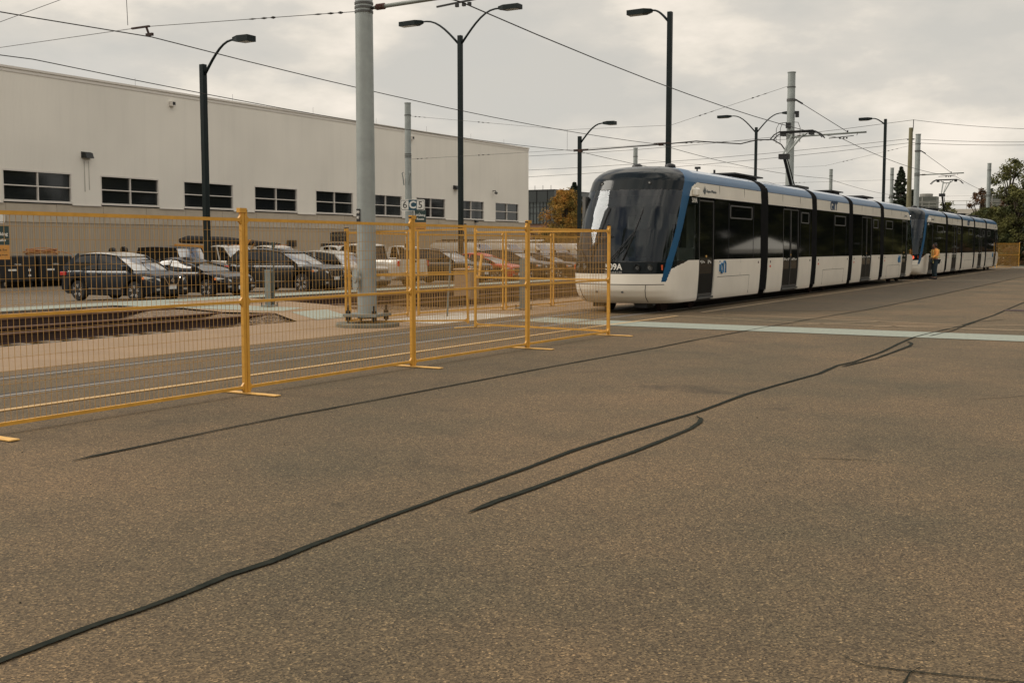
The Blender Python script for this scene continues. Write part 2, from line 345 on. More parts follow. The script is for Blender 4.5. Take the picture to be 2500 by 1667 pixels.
ribbon('crack_seal', [(-6.80, 5.3), (-6.82, 5.51), (-6.84, 6.14), (-6.88, 6.93), (-6.89, 7.82), (-6.87, 8.25), (-6.79, 12.75), (-6.74, 14.16), (-6.67, 15.82), (-6.67, 17.8), (-6.58, 20.47), (-6.48, 23.54), (-6.2, 28.62), (-6.12, 37.19), (-6.08, 57.0), (-6.0, 80)], .036, .0088, M_TAR, .006)
for q in ([(-.98, 4.2), (-.88, 4.14), (-.7, 4.17), (-.53, 4.21), (-.35, 4.26), (.2, 4.3)], [(-.69, 4.25), (-.72, 4.15), (-.72, 3.9), (-.66, 3.5)]):
    ribbon('crack', q, .010, .005, M_TAR, .02)
for q in ([(-2.2, 8.1), (-1.7, 8.3)], [(-6.1, 30), (-4.2, 33.5), (-3.2, 34)], [(-4.6, 27.5), (-3.1, 29.6), (-1, 30.2)], [(-1.6, 12.1), (-.9, 13.0)]):
    ribbon('crack', q, .012, .006, M_TAR, .03)
ribbon('yellow_line', [(-9.5, -2), (-9.5, 19.3), (-9.38, 23.6)], .095, .010, M_YLINE)
ribbon('yellow_line', [(-9.38, 25.2), (-9.42, 33.6), (-9.42, 55), (-9.42, 90)], .09, .012, M_THIN)
for q in ([(-10.0, 23.85), (-6.04, 22.71), (-3.33, 22.66), (-1, 22.7)], [(-6.28, 22.1), (-4.96, 24.05)], [(-8.68, 24.72), (-3.48, 23.72)], [(-4.78, 22.44), (-2.24, 24.25)], [(-3.19, 22.74), (-1.0, 22.95)]):
    ribbon('faint_line', q, .05, .009, M_THIN)
for q in ((-9.9, -3, .55), (-9.9, 18, .55)):
    pass
mh = MB().lathe([(0, .016), (.33, .016), (.36, .005)], 28, (-2.9, 29.9, 0)).build('manhole_cover', M_RUST, label='round dark manhole cover in the yard beside the long crack', cat='manhole cover')
# small stones and leaves scattered on the yard
stones('road_grit', M_TAR, 150, (-9, 2.5), (2.6, 16), lambda x, y: 0, .003, .009, 'dark grit and leaf scraps scattered over the asphalt')
# ================= TRACKS =================
def rail_bm(y0, y1, flush):
    h = MB(); w_ = MB()
    if flush:
        h.box(-.035, .035, y0, y1, -.02, .010); w_.box(.037, .09, y0, y1, -.05, .006); w_.box(-.19, -.037, y0, y1, -.05, .0065); h.box(.092, .115, y0, y1, -.05, .009)
    else:
        h.extr([(-.034, -.035), (.034, -.035), (.036, -.008), (.026, 0), (-.026, 0), (-.036, -.008)], y0, y1)
        w_.extr([(-.07, -.21), (.07, -.21), (.07, -.195), (.014, -.17), (.012, -.036), (-.012, -.036), (-.014, -.17), (-.07, -.195)], y0, y1)
    return h, w_
def track(label, xs, y0, y1, flush, mh_, mw):
    t = thing('railway_track', label, 'track', (sum(xs)/2, y0, 0))
    for x in xs:
        h, w_ = rail_bm(0, y1-y0, flush); o = w_.build('rail', mw, t, loc=(x-sum(xs)/2, 0, 0)); h.build('rail_head', mh_, o)
    return t
M_GROOVE = mat('flange_groove', (.035, .028, .022), .9, var=.3, vscale=20)
tA = track('pair of flush grooved rails in the asphalt carrying the trams', (-10.42, -11.80), -10, 91, True, M_RAILTOP, M_GROOVE)
tB = track('rusty raised rails on ballast nearest the concrete walkway', (-18.10, -19.52), -10, 91, False, M_RAILBRN, M_RUST)
tC = track('rusty raised rails on ballast nearest the parked cars', (-21.92, -23.34), -10, 91, False, M_RAILBRN, M_RUST)
for t_ in (tB, tC):
    s0 = MB().box(-1.15, 1.15, -.12, .12, -.27, -.19).build('sleeper', M_SLEEPER, t_, loc=(0, 14.2, 0))
    for k in range(1, 95):
        yk = 14.2+k*.62
        if 27.6 < yk < 35.6: continue
        s = s0.copy(); COL.objects.link(s); s.location = (0, yk, 0)
MB().box(-.2, .2, -.3, .3, 0, .0) if False else None
# ================= TEMPORARY FENCE =================
def fence_panel(p, q, label, group, lean=(0, 0), sag=0., H=1.88, sign=None, z0=0., wr=.0016):
    p = Vector((*p, 0)); q = Vector((*q, 0)); L = (q-p).length; rz = math.atan2(q.y-p.y, q.x-p.x)
    t = thing('mesh_fence', label, 'fence', (p.x, p.y, z0), rz, group)
    t.rotation_euler = (lean[0], lean[1], rz)
    a, c = .024, L-.024
    for x in (a, c):
        b = MB().box(x-.019, x+.019, -.019, .019, .02, H+.06)
        for k in range(9): b.tube([(x, -.0205, .2+k*.2), (x, .0205, .2+k*.2)], .005, 6)
        b.build('post', M_YEL, t)
        MB().box(x-.021, x+.021, -.021, .021, H+.055, H+.075).build('post_cap', M_DARK, t)
    for z, h in ((.075, .032), (.985, .028), (H-.03, .034)):
        b = MB().bar((a+.019, 0, z), (c-.019, 0, z), .028, h)
        for x, s in ((a+.019, 1), (c-.019, -1)):
            b.add([(x, .012, z-.05), (x, .012, z+.05), (x+s*.045, .012, z), (x, -.012, z-.05), (x, -.012, z+.05), (x+s*.045, -.012, z)], [(0,1,2),(3,5,4),(0,2,5,3),(1,4,5,2),(0,3,4,1)])
        b.build('rail', M_YEL, t)
    b = MB(); r = wr; n = int((L-.14)/.0565)
    for k in range(1, n):
        x = a+.03+(c-a-.06)*k/n; b.box(x-r, x+r, -r, r, .08, H-.04)
    for k in range(1, 16):
        z = .075+(H-.105)*k/16; b.box(a+.02, c-.02, r, 3*r, z-r, z+r)
    b.build('wire_mesh', M_YELW, t)
    if sign:
        sx = sign[0]; s = MB().box(sx-.17, sx+.17, -.05, -.042, H-.20, H+.0).build('sign_board', M_DARK, t, bev=.004)
        text('lettering', 'MODERN', .075, (sx, -.053, H-.08), (1, 0, 0), (0, 0, 1), M_SIGNTXT, s, sx=1.05)
        text('lettering', 'FENCE', .03, (sx+.08, -.053, H-.15), (1, 0, 0), (0, 0, 1), M_SIGNTXT, s)
        for a_ in (-.15, .15): MB().tube([(sx+a_, -.05, H-.02), (sx+a_, -.055, H-.02)], .008, 8).build('screw', M_CHROME, s)
    return t
M_SIGNTXT = mat('dull_gold_lettering', (.16, .14, .09), .6)
def fence_foot(par, x, y, rz):
    d = Vector((x, y, 0))-par.location; d.rotate(Matrix.Rotation(-par.rotation_euler.z, 3, 'Z'))
    o = MB().box(-.40, .40, -.045, .045, .006, .018).build('foot_plate', M_YEL2, par, bev=.002, loc=(d.x, d.y, 0)); o.rotation_euler = (0, 0, rz-par.rotation_euler.z)
FX = -8.35; FY = [5.62, 8.72, 11.79, 14.84, 17.80]
ordn = ['nearest the camera, cut by the left edge', 'second from the camera, in front of the big grey pole', 'third from the camera, in front of the dark cars', 'fourth from the camera, ending before the tram nose']
FP = []
for i in range(4):
    FP.append(fence_panel((FX, FY[i]), (FX, FY[i+1]), 'long yellow mesh fence panel '+ordn[i], 'front row of yellow fence panels'))
fn = ['nearest the camera at the left edge', 'under the tall double post left of the grey pole', 'under the post right of the grey pole', 'under the fourth post, two posts before the tram', 'under the last post in front of the tram nose']
for i in range(5):
    fence_foot(FP[min(i, 3)], FX+.05, FY[i], R(-1))
    if 0 < i < 4: MB().box(3.03, 3.13, -.026, .026, 1.925, 1.972).build('clip', M_YEL, FP[i-1])
pX = fence_panel((-8.38, 17.86), (-11.42, 18.20), 'yellow mesh fence panel crossing the tram rails', 'fence panels around the crossing')
fence_panel((-13.95, 17.52), (-11.58, 18.26), 'leaning yellow mesh fence panel beside the concrete footing with a black sign', 'fence panels around the crossing', lean=(0, R(-1.5)), sign=(-.16,))
fence_panel((-14.2, 17.7), (-14.5, 20.3), 'short yellow mesh fence panel just behind the big grey pole', 'fence panels behind the crossing')
fence_panel((-14.45, 20.6), (-14.05, 23.75), 'yellow mesh fence panel behind the crossing, right of the big grey pole', 'fence panels behind the crossing')
pY = fence_panel((-14.05, 23.85), (-13.9, 26.0), 'yellow mesh fence panel behind the crossing beside the steel bollard', 'fence panels behind the crossing')
fence_panel((-13.9, 26.1), (-13.95, 29.1), 'yellow mesh fence panel running behind the tram nose', 'fence panels behind the crossing')
fence_foot(pX, -11.5, 18.24, R(65))
fence_foot(pY, -14.05, 23.8, R(5))
fence_foot(pY, -13.9, 26.05, R(5))
MB().box(-.03, .03, -.02, .02, 0, .55).build('barrier_arm', M_YEL, label='short yellow post tilted against the fence by the tan cabinet', cat='barrier', loc=(-14.3, 23.0, .86)).rotation_euler = (R(-14), 0, 0)
# far fences
fence_panel((-10.35, 90), (-8.95, 91.5), 'yellow mesh fence panel seen edge on at the far end of the yard', 'fence panels at the far end', wr=.005)
fence_panel((-13.4, 88.2), (-10.5, 89.9), 'yellow mesh fence panel behind the rear tram at the far end', 'fence panels at the far end', wr=.005)
for i, (x0, y0, s) in enumerate(((-36.8, 66.5, 1.2), (-34.0, 68, 1.2), (-31.2, 69.5, None))):
    fence_panel((x0, y0), (x0+2.7, y0+1.4), 'distant yellow mesh fence panel '+['carrying a black sign above the white van hood', 'carrying a black sign beside the dark lamp post', 'plain, behind the tram nose'][i], 'fence panels beyond the parked vans', sign=(s,) if s else None, H=2.25)
# ================= POLES AND OVERHEAD =================
def ring(b, x, y, z, r, h): b.lathe([(r, z-h/2), (r+.012, z-h/2), (r+.012, z+h/2), (r, z+h/2)], 24, (x, y, 0))
def cat_pole(x, y, H, rb, rt, label, base_detail=False):
    t = thing('catenary_pole', label, 'pole', (x, y, 0), 0, 'grey steel catenary poles')
    MB().tube([(0, 0, .16), (0, 0, H)], [rb, rt], 28).build('shaft', M_POLE, t, smooth='auto')
    MB().lathe([(0, H+.02), (rt+.02, H+.02), (rt+.02, H-.015), (rt, H-.015)], 24).build('cap', M_POLE, t)
    b = MB().lathe([(0, -.02), (.63, -.02), (.63, .055), (.615, .075), (0, .075)], 40)
    b.build('footing', M_CURE, t)
    b = MB().box(-.36, .36, -.36, .36, .20, .26).build('base_plate', M_POLE2, t, bev=.006); b.rotation_euler = (0, 0, R(12))
    bo = MB().tube([(0, 0, .07), (0, 0, .42)], .022, 8); 
    for z0, z1 in ((.13, .2), (.262, .32)): bo.lathe([(.0, z0), (.052, z0), (.052, z1), (0, z1)], 6)
    bo = bo.build('anchor_bolt', M_DARK, t, loc=(.28, .28, 0)); 
    for k, (bx, by) in enumerate(((-.28, .28), (-.28, -.28), (.28, -.28))):
        c = bo.copy(); COL.objects.link(c); c.location = (bx, by, 0)
    for o in [c for c in t.children if c.name.startswith('anchor_bolt')]:
        a = R(12); x_, y_ = o.location.x, o.location.y; o.location = (x_*math.cos(a)-y_*math.sin(a), x_*math.sin(a)+y_*math.cos(a), 0)
    b = MB()
    for z in (H-.6, 6.18, 6.26): b.lathe([(rt+.005, z-.02), (rt+.022, z-.02), (rt+.022, z+.02), (rt+.005, z+.02)], 24)
    b.lathe([(rt, 6.08), (rt+.02, 6.08), (rt+.02, 6.12), (rt, 6.12)], 24)
    b.build('clamp_band', M_GREYF, t)
    if base_detail:
        # handhole cover on a short neck, and a black number plate
        d = Vector((.35, -.94, 0)).normalized()   # faces the camera
        hc = MB(); rr, cc = .075, .10
        poly = [(math.cos(a_)*.085, (.13 if math.sin(a_) > 0 else -.13)+math.sin(a_)*.085) for a_ in [2*math.pi*k/20 for k in range(20)]]
        hc.extr(poly, -.012, .012); o = hc.build('handhole_cover', M_POLE, t, loc=(-.09, -.25, .93)); o.rotation_euler = (0, 0, R(-14))
        MB().tube([(-.06, -.16, .95), (-.10, -.28, .94)], .07, 14).build('handhole_neck', M_POLE, t)
        o = MB().box(-.055, .055, -.006, .006, -.14, .14).build('number_plate', M_DARK, t, loc=(-.058, -.178, 2.17)); o.rotation_euler = (0, 0, R(-17))
        text('lettering', 'DN5F', .075, (0, -.008, .075), (1, 0, 0), (0, 0, 1), M_SIGNW, o, sx=.55); text('lettering', '0057', .075, (0, -.008, -.03), (1, 0, 0), (0, 0, 1), M_SIGNW, o, sx=.55)
    return t
def cantilever(pole, L, rt=.165):
    b = MB().tube([(rt+.10, 0, 6.16), (L, 0, 6.20)], .038, 10).build('bracket_arm', M_POLE2, pole, smooth=True)
    MB().tube([(rt+.02, 0, 6.16), (rt+.12, 0, 6.16)], .03, 8).build('hinge', M_DARK, pole)
    i = MB()
    for k in range(6): i.lathe([(.03, .0), (.062, .01), (.03, .02)], 12, (rt+.14+k*.035, 0, 6.165), 'x')
    i.build('insulator', mat('brown_insulator', (.10, .035, .025), .5), pole)
    MB().tube([(rt+.05, 0, 7.66), (rt+.32, 0, 7.49)], .035, 8).tube([(rt+.05, 0, 7.66), (L-.75, 0, 6.24)], .014, 6).build('stay_rod', M_DARK, pole)
    MB().lathe([(rt, 7.62), (rt+.02, 7.62), (rt+.02, 7.72), (rt, 7.72)], 24).tube([(rt, 0, 7.67), (rt+.08, 0, 7.67)], .03, 8).build('stay_clamp', M_GREYF, pole)
    b = MB().tube([(L-.35, 0, 6.18), (L-.38, 0, 6.08)], .012, 6).bar((L-1.5, 0, 6.02), (L-.5, 0, 6.08), .03, .03).tube([(L-.75, 0, 6.22), (L-.75, 0, 6.30)], .03, 6)
    for x in (L-1.05, L-.9, L-.78): b.bar((x-.03, 0, 6.0), (x+.03, 0, 6.0), .05, .06)
    b.build('registration_arm', M_DARK, pole)
PX = -13.45
big = cat_pole(-13.50, 17.51, 8.85, .188, .162, 'thick grey catenary pole on a round concrete footing, closest to the camera', True); cantilever(big, 3.2)
c3 = cat_pole(PX, 46.3, 8.80, .18, .155, 'grey catenary pole rising behind the front tram with cables looping at its side'); cantilever(c3, 3.1)
c4 = cat_pole(PX, 74.6, 8.72, .18, .155, 'grey catenary pole behind the rear tram next to a wooden pole'); cantilever(c4, 2.8)
cat_pole(-13.3, 108, 9.05, .185, .165, 'grey catenary pole in front of the tall green trees at far right')
g2 = cat_pole(-33, 46.3, 8.80, .18, .155, 'grey catenary pole in front of the long building behind the 6 C 5 sign')
g2s = cat_pole(-33, 74.6, 8.72, .17, .155, 'grey pole whose top shows above the roof of the front tram nose')
cat_pole(-26.6, 105, 8.8, .17, .155, 'grey pole stub above the middle of the front tram roof')
cat_pole(-21.3, 106, 8.8, .17, .155, 'grey pole stub beside the dark conifer')
cb = MB()
for s in (-1, 1): cb.tube([(s*.19, -.15, 5.35), (s*.26, -.17, 5.30), (s*.2, -.18, 5.1), (s*.14, -.19, 4.7)], .03, 8)
cb.build('cable_horn', M_POLE2, g2)
MB().box(-.10, .10, -.25, -.19, 1.55, 1.75).build('switch_box', M_DARK, g2)
MB().box(.2, .33, -.06, .06, 6.95, 7.2).build('camera_box', M_DARK, c3)
cl = MB()
for s, x1 in ((-1, -.55), (1, .45)):
    for k in range(2 if s < 0 else 1):
        x1_ = x1+.17*k; cl.tube([(s*.12, -.15, 6.75), (x1_*.8, -.17, 6.72), (x1_, -.18, 6.5), (x1_, -.18, 6.2), (x1_-.0, -.18, 5.9)], .012, 6)
cl.build('feeder_loop', M_DARK, c3)
MB().box(-.13, .06, -.28, -.18, 6.5, 6.72).build('surge_arrester', M_DARK, c3)
wp = thing('utility_pole', 'tall weathered wooden utility pole beside a grey pole at the right', 'pole', (-19.2, 103, 0))
MB().tube([(0, 0, -.3), (0, 0, 12.05)], [.24, .17], 14).build('shaft', mat('weathered_wood', (.17, .155, .09), .9, var=.25, vscale=3, stretch=(4, 4, .4)), wp, smooth='auto')
MB().tube([(.16, 0, 11.7), (.20, 0, 12.2), (.20, 0, 12.75)], .035, 6).box(-.3, .3, -.05, .05, 11.0, 11.1).build('insulator', M_DARK, wp)
# wires
def wire(name, pts, r, label, cat='overhead wire', sags=None, m=None, group=None):
    P = []
    for i in range(len(pts)-1):
        a, c = Vector(pts[i]), Vector(pts[i+1]); s = sags[i] if sags else 0; n = 10 if s else 1
        for k in range(n): t = k/n; v = a.lerp(c, t); v.z -= 4*s*t*(1-t); P.append(v)
    P.append(Vector(pts[-1])); return MB().tube(P, r, 6).build(name, m or M_WIRE, label=label, cat=cat, group=group, smooth=True)
SY = [-11, 17.3, 46.3, 74.6, 106]
def contact(x, z, label, sag=.30, zz=None):
    wire('contact_wire', [(x+(.12 if i % 2 else -.1), y, z) for i, y in enumerate(SY)], .0115, label, sags=[sag]*4)
contact(-11.25, 6.0, 'thick contact wire above the two trams')
contact(-19.25, 6.12, 'contact wire crossing behind the big grey pole, above the middle track', .26)
contact(-23.25, 5.98, 'lowest contact wire, running along the top of the long building', .25)
def span(label, pts, gaps=(), r=.007, rg=.03):
    b = MB(); pts = [Vector(p) for p in pts]; b.tube(pts, r, 6)
    for (i, t0) in gaps:        # turnbuckles and strain insulators threaded on the wire
        a, c = pts[i], pts[i+1]; d = (c-a).normalized(); p = a.lerp(c, t0)
        for o, l, rr in ((0, .12, rg), (.22, .16, rg*.8), (.5, .22, rg*.6)): b.tube([p+d*o, p+d*(o+l*.5), p+d*(o+l)], [rr*.4, rr, rr*.4], 6)
    return b.build('span_wire', M_WIRE, label=label, cat='span wire', group='wires strung across the tracks')
span('span wire from the big grey pole to the left with turnbuckles', [(-13.66, 17.50, 6.13), (-19.3, 17.3, 6.36), (-25, 17.3, 6.36), (-33, 17.3, 6.2)], [(0, .06), (0, .36)])
span('upper span wire reaching the top left corner', [(-19.9, 17.32, 6.45), (-19.95, 17.33, 7.6)], [])
span('steep span wire at the top left corner', [(-26.5, 17.25, 6.66), (-13.64, 17.5, 8.4)], [])
hk = MB().bar((-19.75, 17.3, 6.36), (-19.2, 17.3, 6.36), .05, .035).tube([(-19.3, 17.3, 6.36), (-19.2, 17.3, 6.14)], .025, 6).bar((-19.3, 17.3, 6.18), (-19.1, 17.3, 6.18), .05, .06)
hk.build('wire_hanger', M_RUST, label='small hanger holding the contact wire at the top left', cat='wire hanger', group='wire hangers')
span('lower span wire from the pole by the building towards the tram', [(-32.85, 46.3, 6.0), (-23.3, 46.3, 6.08), (-19.25, 46.3, 6.14), (-13.6, 46.3, 6.06)], [(0, .04), (0, .42), (2, .2), (2, .75)])
span('upper span wire dipping between the pole by the building and the pole behind the tram', [(-32.85, 46.3, 8.15), (-23.95, 46.3, 7.0), (-18.8, 46.3, 6.93), (-13.6, 46.3, 8.25)], [(0, .03), (0, .45), (2, .25), (2, .7)])
span('dropper wire hanging from the dipping span wire', [(-23.94, 46.3, 7.0), (-23.94, 46.3, 6.05)], [], .006)
span('second dropper wire beside the tall black lamp post', [(-18.8, 46.3, 6.93), (-18.8, 46.3, 6.14)], [], .006)
wire('feeder_cable', [(-23.6, 46.3, 6.0), (-21.4, 46.3, 6.06), (-19.2, 46.3, 6.11), (-17.6, 46.3, 6.18), (-16.6, 46.3, 6.07), (-15.6, 46.3, 5.97), (-14.9, 46.3, 6.1), (-14.2, 46.3, 6.08), (-13.8, 46.2, 5.85), (-13.6, 46.1, 5.6)], .026, 'thick black feeder cable snaking from the hanger to the pole behind the tram', 'cable')
for n_, (x, z) in enumerate(((-23.25, 6.0), (-19.25, 6.12))):
    MB().bar((x-.35, 46.3, z+.05), (x+.4, 46.3, z+.05), .05, .04).bar((x-.1, 46.3, z-.02), (x+.1, 46.3, z-.02), .09, .09).build('wire_hanger', M_RUST, label=['small wire hanger right of the long building corner', 'small wire hanger beside the tall black lamp post'][n_], cat='wire hanger', group='wire hangers')
span('far span wire right of the front pantograph', [(-32.8, 74.6, 7.9), (-24, 74.6, 6.9), (-19.3, 74.6, 6.95), (-13.6, 74.6, 8.1)], [(2, .2), (2, .7)])
span('far lower span wire above the rear tram', [(-32.8, 74.6, 5.9), (-13.6, 74.6, 5.9)], [(0, .6), (0, .93)])
span('farthest span wire right of the wooden pole', [(-26.4, 105, 6.1), (-13.3, 108, 6.2), (-2, 110, 6.3)], [(0, .7)])
E2 = [(-80, 92, 11), (-19.0, 103, 12.72), (-8, 110.5, 12.0), (30, 130, 11.5)]
wire('power_line', E2, .018, 'top power line resting on the tip of the wooden pole', 'power line', sags=[1.2, .2, .5], group='power lines')
wire('power_line', [(-80, 92, 9.3), (-19.3, 103, 11.1), (-8, 110.5, 10.95), (30, 130, 10.8)], .018, 'middle power line passing the wooden pole', 'power line', sags=[.9, .15, .5], group='power lines')
wire('power_line', [(-80, 92, 8.4), (-19.1, 103, 10.75), (-8, 110.5, 10.7), (30, 130, 10.5)], .018, 'lowest power line passing the wooden pole', 'power line', sags=[.9, .15, .5], group='power lines')
# ================= LAMPS =================
M_LENS = mat('lamp_lens', (.25, .25, .22), .3)
def lamp(x, y, H, arms, label, group='dark street lamps'):
    t = thing('street_lamp', label, 'street lamp', (x, y, -.15), 0, group); H += .15
    MB().box(-.11, .11, -.11, .11, 0, H).build('post', M_BLACKPOLE, t, bev=.02)
    MB().box(-.2, .2, -.2, .2, 0, .03).build('base_plate', M_BLACKPOLE, t)
    for (s, L, rise, hl) in arms:
        pts = []
        for k in range(9):
            u = k/8; pts.append((s*(.1+(L-.1)*u), 0, H-.4+rise*math.sin(min(1, u*1.12)*math.pi/2)**1.0))
        MB().tube(pts, [.06-.02*k/8 for k in range(9)], 10).build('arm', M_BLACKPOLE, t, smooth=True)
        z = H-.4+rise
        hd = MB(); x0, x1 = s*(L-.05), s*(L+hl)
        hd.add([(x0, -.10, z-.07), (x0, .10, z-.07), (x0, .12, z+.07), (x0, -.12, z+.07), (x1, -.24, z-.13), (x1, .24, z-.13), (x1, .24, z+.09), (x1, -.24, z+.09),
                (s*(L+.3), -.24, z-.13), (s*(L+.3), .24, z-.13), (s*(L+.3), .24, z+.1), (s*(L+.3), -.24, z+.1)],
               [(0,1,2,3), (8,9,1,0), (9,10,2,1), (10,11,3,2), (11,8,0,3), (4,5,9,8), (5,6,10,9), (6,7,11,10), (7,4,8,11), (7,6,5,4)])
        h = hd.build('lamp_head', M_BLACKPOLE, t)
        MB().box(min(s*(L+.38), x1-s*.07), max(s*(L+.38), x1-s*.07), -.19, .19, z-.142, z-.131).build('lens', M_LENS, h)
lamp(-33, 32.4, 8.78, [(1, 1.75, 1.2, .85)], 'single arm black street lamp in front of the left end of the long building')
lamp(-33, 65.6, 8.8, [(1, 1.75, 1.15, .8)], 'single arm black street lamp left of the tram nose')
lamp(-31, 48.1, 12.25, [(1, 2.35, 1.5, 1.15), (-1, 2.35, 1.3, 1.3)], 'tall black street lamp with two arms, nearest of the double ones')
lamp(-31, 96.2, 12.1, [(1, 2.35, 1.5, 1.15), (-1, 2.35, 1.5, 1.2)], 'distant black street lamp with two arms above the front tram roof')
lamp(-20, 49, 12.44, [(-1, .95, .55, 1.15)], 'tall black street lamp with a short arm to the left, right behind the tram nose')
lamp(-20, 96.3, 12.2, [(-1, 1.15, .5, 1.0)], 'distant tall black street lamp with a short arm, behind the tail of the front tram')
# ================= SIGNS AND SMALL POSTS =================
M_SGREEN = mat('sign_dark_green', (.02, .045, .04), .5); M_SBLUE = mat('sign_petrol_blue', (.01, .06, .09), .5); M_SORG = mat('sign_orange', (.55, .25, .05), .5)
def plat_sign(x, y, z, l, c, r_, label, yaw, sc=1., wk=1.):
    t = thing('route_sign', label, 'sign', (x, y, 0), yaw, 'track number signs')
    MB().box(-.03, .03, 0, .06, 0, z+.28).build('post', M_POLE2, t)
    W = .46*sc*wk; H = .215*sc; dx = 0
    poly = [(dx+a*(W-.06*sc)+.06*sc*math.cos(t_), bz*(H-.06*sc)+z+.16+.06*sc*math.sin(t_)) for (a, bz, t0) in ((1, 1, 0), (-1, 1, 90), (-1, -1, 180), (1, -1, 270)) for t_ in [R(t0+k*22.5) for k in range(5)]]
    b = MB().extr(poly, -.04, -.03).build('board', M_SIGNW, t)
    inner = [(dx+(p[0]-dx)*.955, z+.16+(p[1]-z-.16)*.84) for p in poly]
    MB().extr(inner, -.0415, -.0405).build('border_line', M_INK, b)
    inner = [(dx+(p[0]-dx)*.93, z+.16+(p[1]-z-.16)*.76) for p in poly]
    MB().extr(inner, -.043, -.042).build('face', M_SIGNW, b)
    MB().box(dx-.155*sc, dx+.155*sc, -.046, -.0435, z+.16-H*.92, z+.16+H*.92).build('blue_field', M_SBLUE, b)
    s = .36*sc
    text('lettering', l or ' ', s, (dx-.29*sc*wk, -.047, z+.16), (1, 0, 0), (0, 0, 1), M_INK, b); text('lettering', r_, s, (dx+.29*sc*wk, -.047, z+.16), (1, 0, 0), (0, 0, 1), M_INK, b)
    text('lettering', c, s*1.05, (dx, -.048, z+.16), (1, 0, 0), (0, 0, 1), M_SIGNW, b, bold=.012*sc)
    g = MB().box(.07, .5, -.04, -.03, z-.48, z-.02).build('walking_board', M_SGREEN, t)
    text('lettering', 'Walking', .11, (.29, -.042, z-.22), (1, 0, 0), (0, 0, 1), M_SIGNW, g, bold=.003); text('lettering', 'Route', .11, (.29, -.042, z-.36), (1, 0, 0), (0, 0, 1), M_SIGNW, g, bold=.003)
    o = MB().box(.07, .5, -.04, -.03, z-.83, z-.485).build('orange_board', M_SORG, t)
    text('lettering', 'Look for', .09, (.29, -.042, z-.60), (1, 0, 0), (0, 0, 1), M_INK, o); text('lettering', 'moving trains', .06, (.29, -.042, z-.72), (1, 0, 0), (0, 0, 1), M_INK, o)
    # walking figure pictogram
    f = MB().tube([(.25, -.045, z-.075), (.25, -.045, z-.076)], .02, 8)
    f.bar((.25, -.044, z-.10), (.255, -.044, z-.14), .002, .025).bar((.255, -.044, z-.14), (.225, -.044, z-.17), .002, .012).bar((.255, -.044, z-.14), (.28, -.044, z-.17), .002, .012)
    f.build('walking_figure', M_SIGNW, g)
    return t
plat_sign(-24.25, 34.3, 2.98, '6', 'C', '5', 'white and blue track sign reading 6 C 5 above a green walking route board', R(28), 1.0)
plat_sign(-24.28, 16.72, 2.10, '8', 'C', '7', 'white track sign ending in 7 at the left edge, above a green walking route board', R(40), .56, 1.6)
def bollard(x, y, h, label):
    t = thing('steel_bollard', label, 'bollard', (x, y, 0), R(8), 'galvanised steel track posts')
    MB().box(-.085, .085, -.075, -.06, .06, h).box(-.085, .085, .06, .075, .06, h).box(-.01, .01, -.06, .06, .06, h).build('beam', M_POLE2, t)
    MB().box(-.17, .17, -.15, .15, .03, .055).build('base_plate', M_POLE2, t)
    b = MB()
    for a in (-.15, .15):
        for c in (-.13, .13): b.tube([(a, c, 0), (a, c, .13)], .014, 6)
    b.build('anchor_bolts', M_DARK, t)
bollard(-20.1, 21.9, .98, 'grey steel I beam post between the two rusty tracks left of the crossing')
bollard(-13.7, 24.15, 1.28, 'grey steel I beam post on the walkway beside the tram nose')
MB().tube([(0, 0, 0), (0, 0, 1.6)], .022, 8).tube([(0, 0, 1.55), (0, 0, 1.7)], .045, 8).build('marker_post', mat('green_post', (.05, .07, .055), .6), label='thin green post beside the left steel I beam post', cat='post', loc=(-20.75, 22.8, 0))
MB().tube([(0, 0, 0), (.05, .10, 1.45)], .022, 8).build('stake', M_POLE2, label='thin grey stake leaning on the walkway behind the third front panel', cat='stake', loc=(-13.85, 20.9, 0))
cbx = thing('utility_cabinet', 'tan utility cabinet between the tracks right of the white pickup', 'cabinet', (-19.7, 30.9, -.22), R(5))
M_TAN = mat('tan_paint', (.30, .20, .12), .6, var=.08)
MB().box(-.32, .32, -.28, .28, 0, 1.02).build('body', M_TAN, cbx, bev=.03)
MB().box(-.35, .35, -.31, .31, 1.02, 1.09).build('lid', M_TAN, cbx, bev=.025)
text('lettering', 'DANGER', .07, (0, -.284, .93), (1, 0, 0), (0, 0, 1), M_INK, cbx)
# ================= TRAMS =================
# local frame of a tram: x across (centre of the track), y along, nose towards -y
W0 = 1.30
SEC = [(.24, 1.22), (.30, 1.245), (.5, 1.265), (1.0, 1.295), (1.25, 1.30), (2.0, 1.295), (2.80, 1.285), (3.15, 1.265), (3.25, 1.235), (3.33, 1.17), (3.40, 1.09), (3.46, .98), (3.51, .80), (3.55, .5), (3.57, 0)]
RAKE = [(.24, .42), (.30, .28), (.40, .13), (.55, .03), (.7, 0), (.95, .0), (1.22, .05), (1.6, .18), (2.0, .33), (2.5, .55), (2.93, .76), (3.2, .92), (3.35, 1.06), (3.46, 1.28), (3.53, 1.6), (3.57, 2.1)]
YF = [(.76, 24.12), (1.0, 24.18), (1.25, 24.28), (2.0, 24.72), (2.9, 25.14), (3.2, 25.32), (3.4, 25.5), (3.6, 25.7)]
YR = [(.76, 24.26), (1.0, 24.40), (1.25, 24.52), (2.0, 25.0), (2.6, 25.33), (2.9, 25.52), (3.05, 25.68), (3.15, 26.0), (3.6, 26.3)]
YB0 = 26.12; F0 = 23.62
ZB = [(24.2, 1.0), (24.7, 1.12), (25.3, 1.23), (25.4, 1.25)]
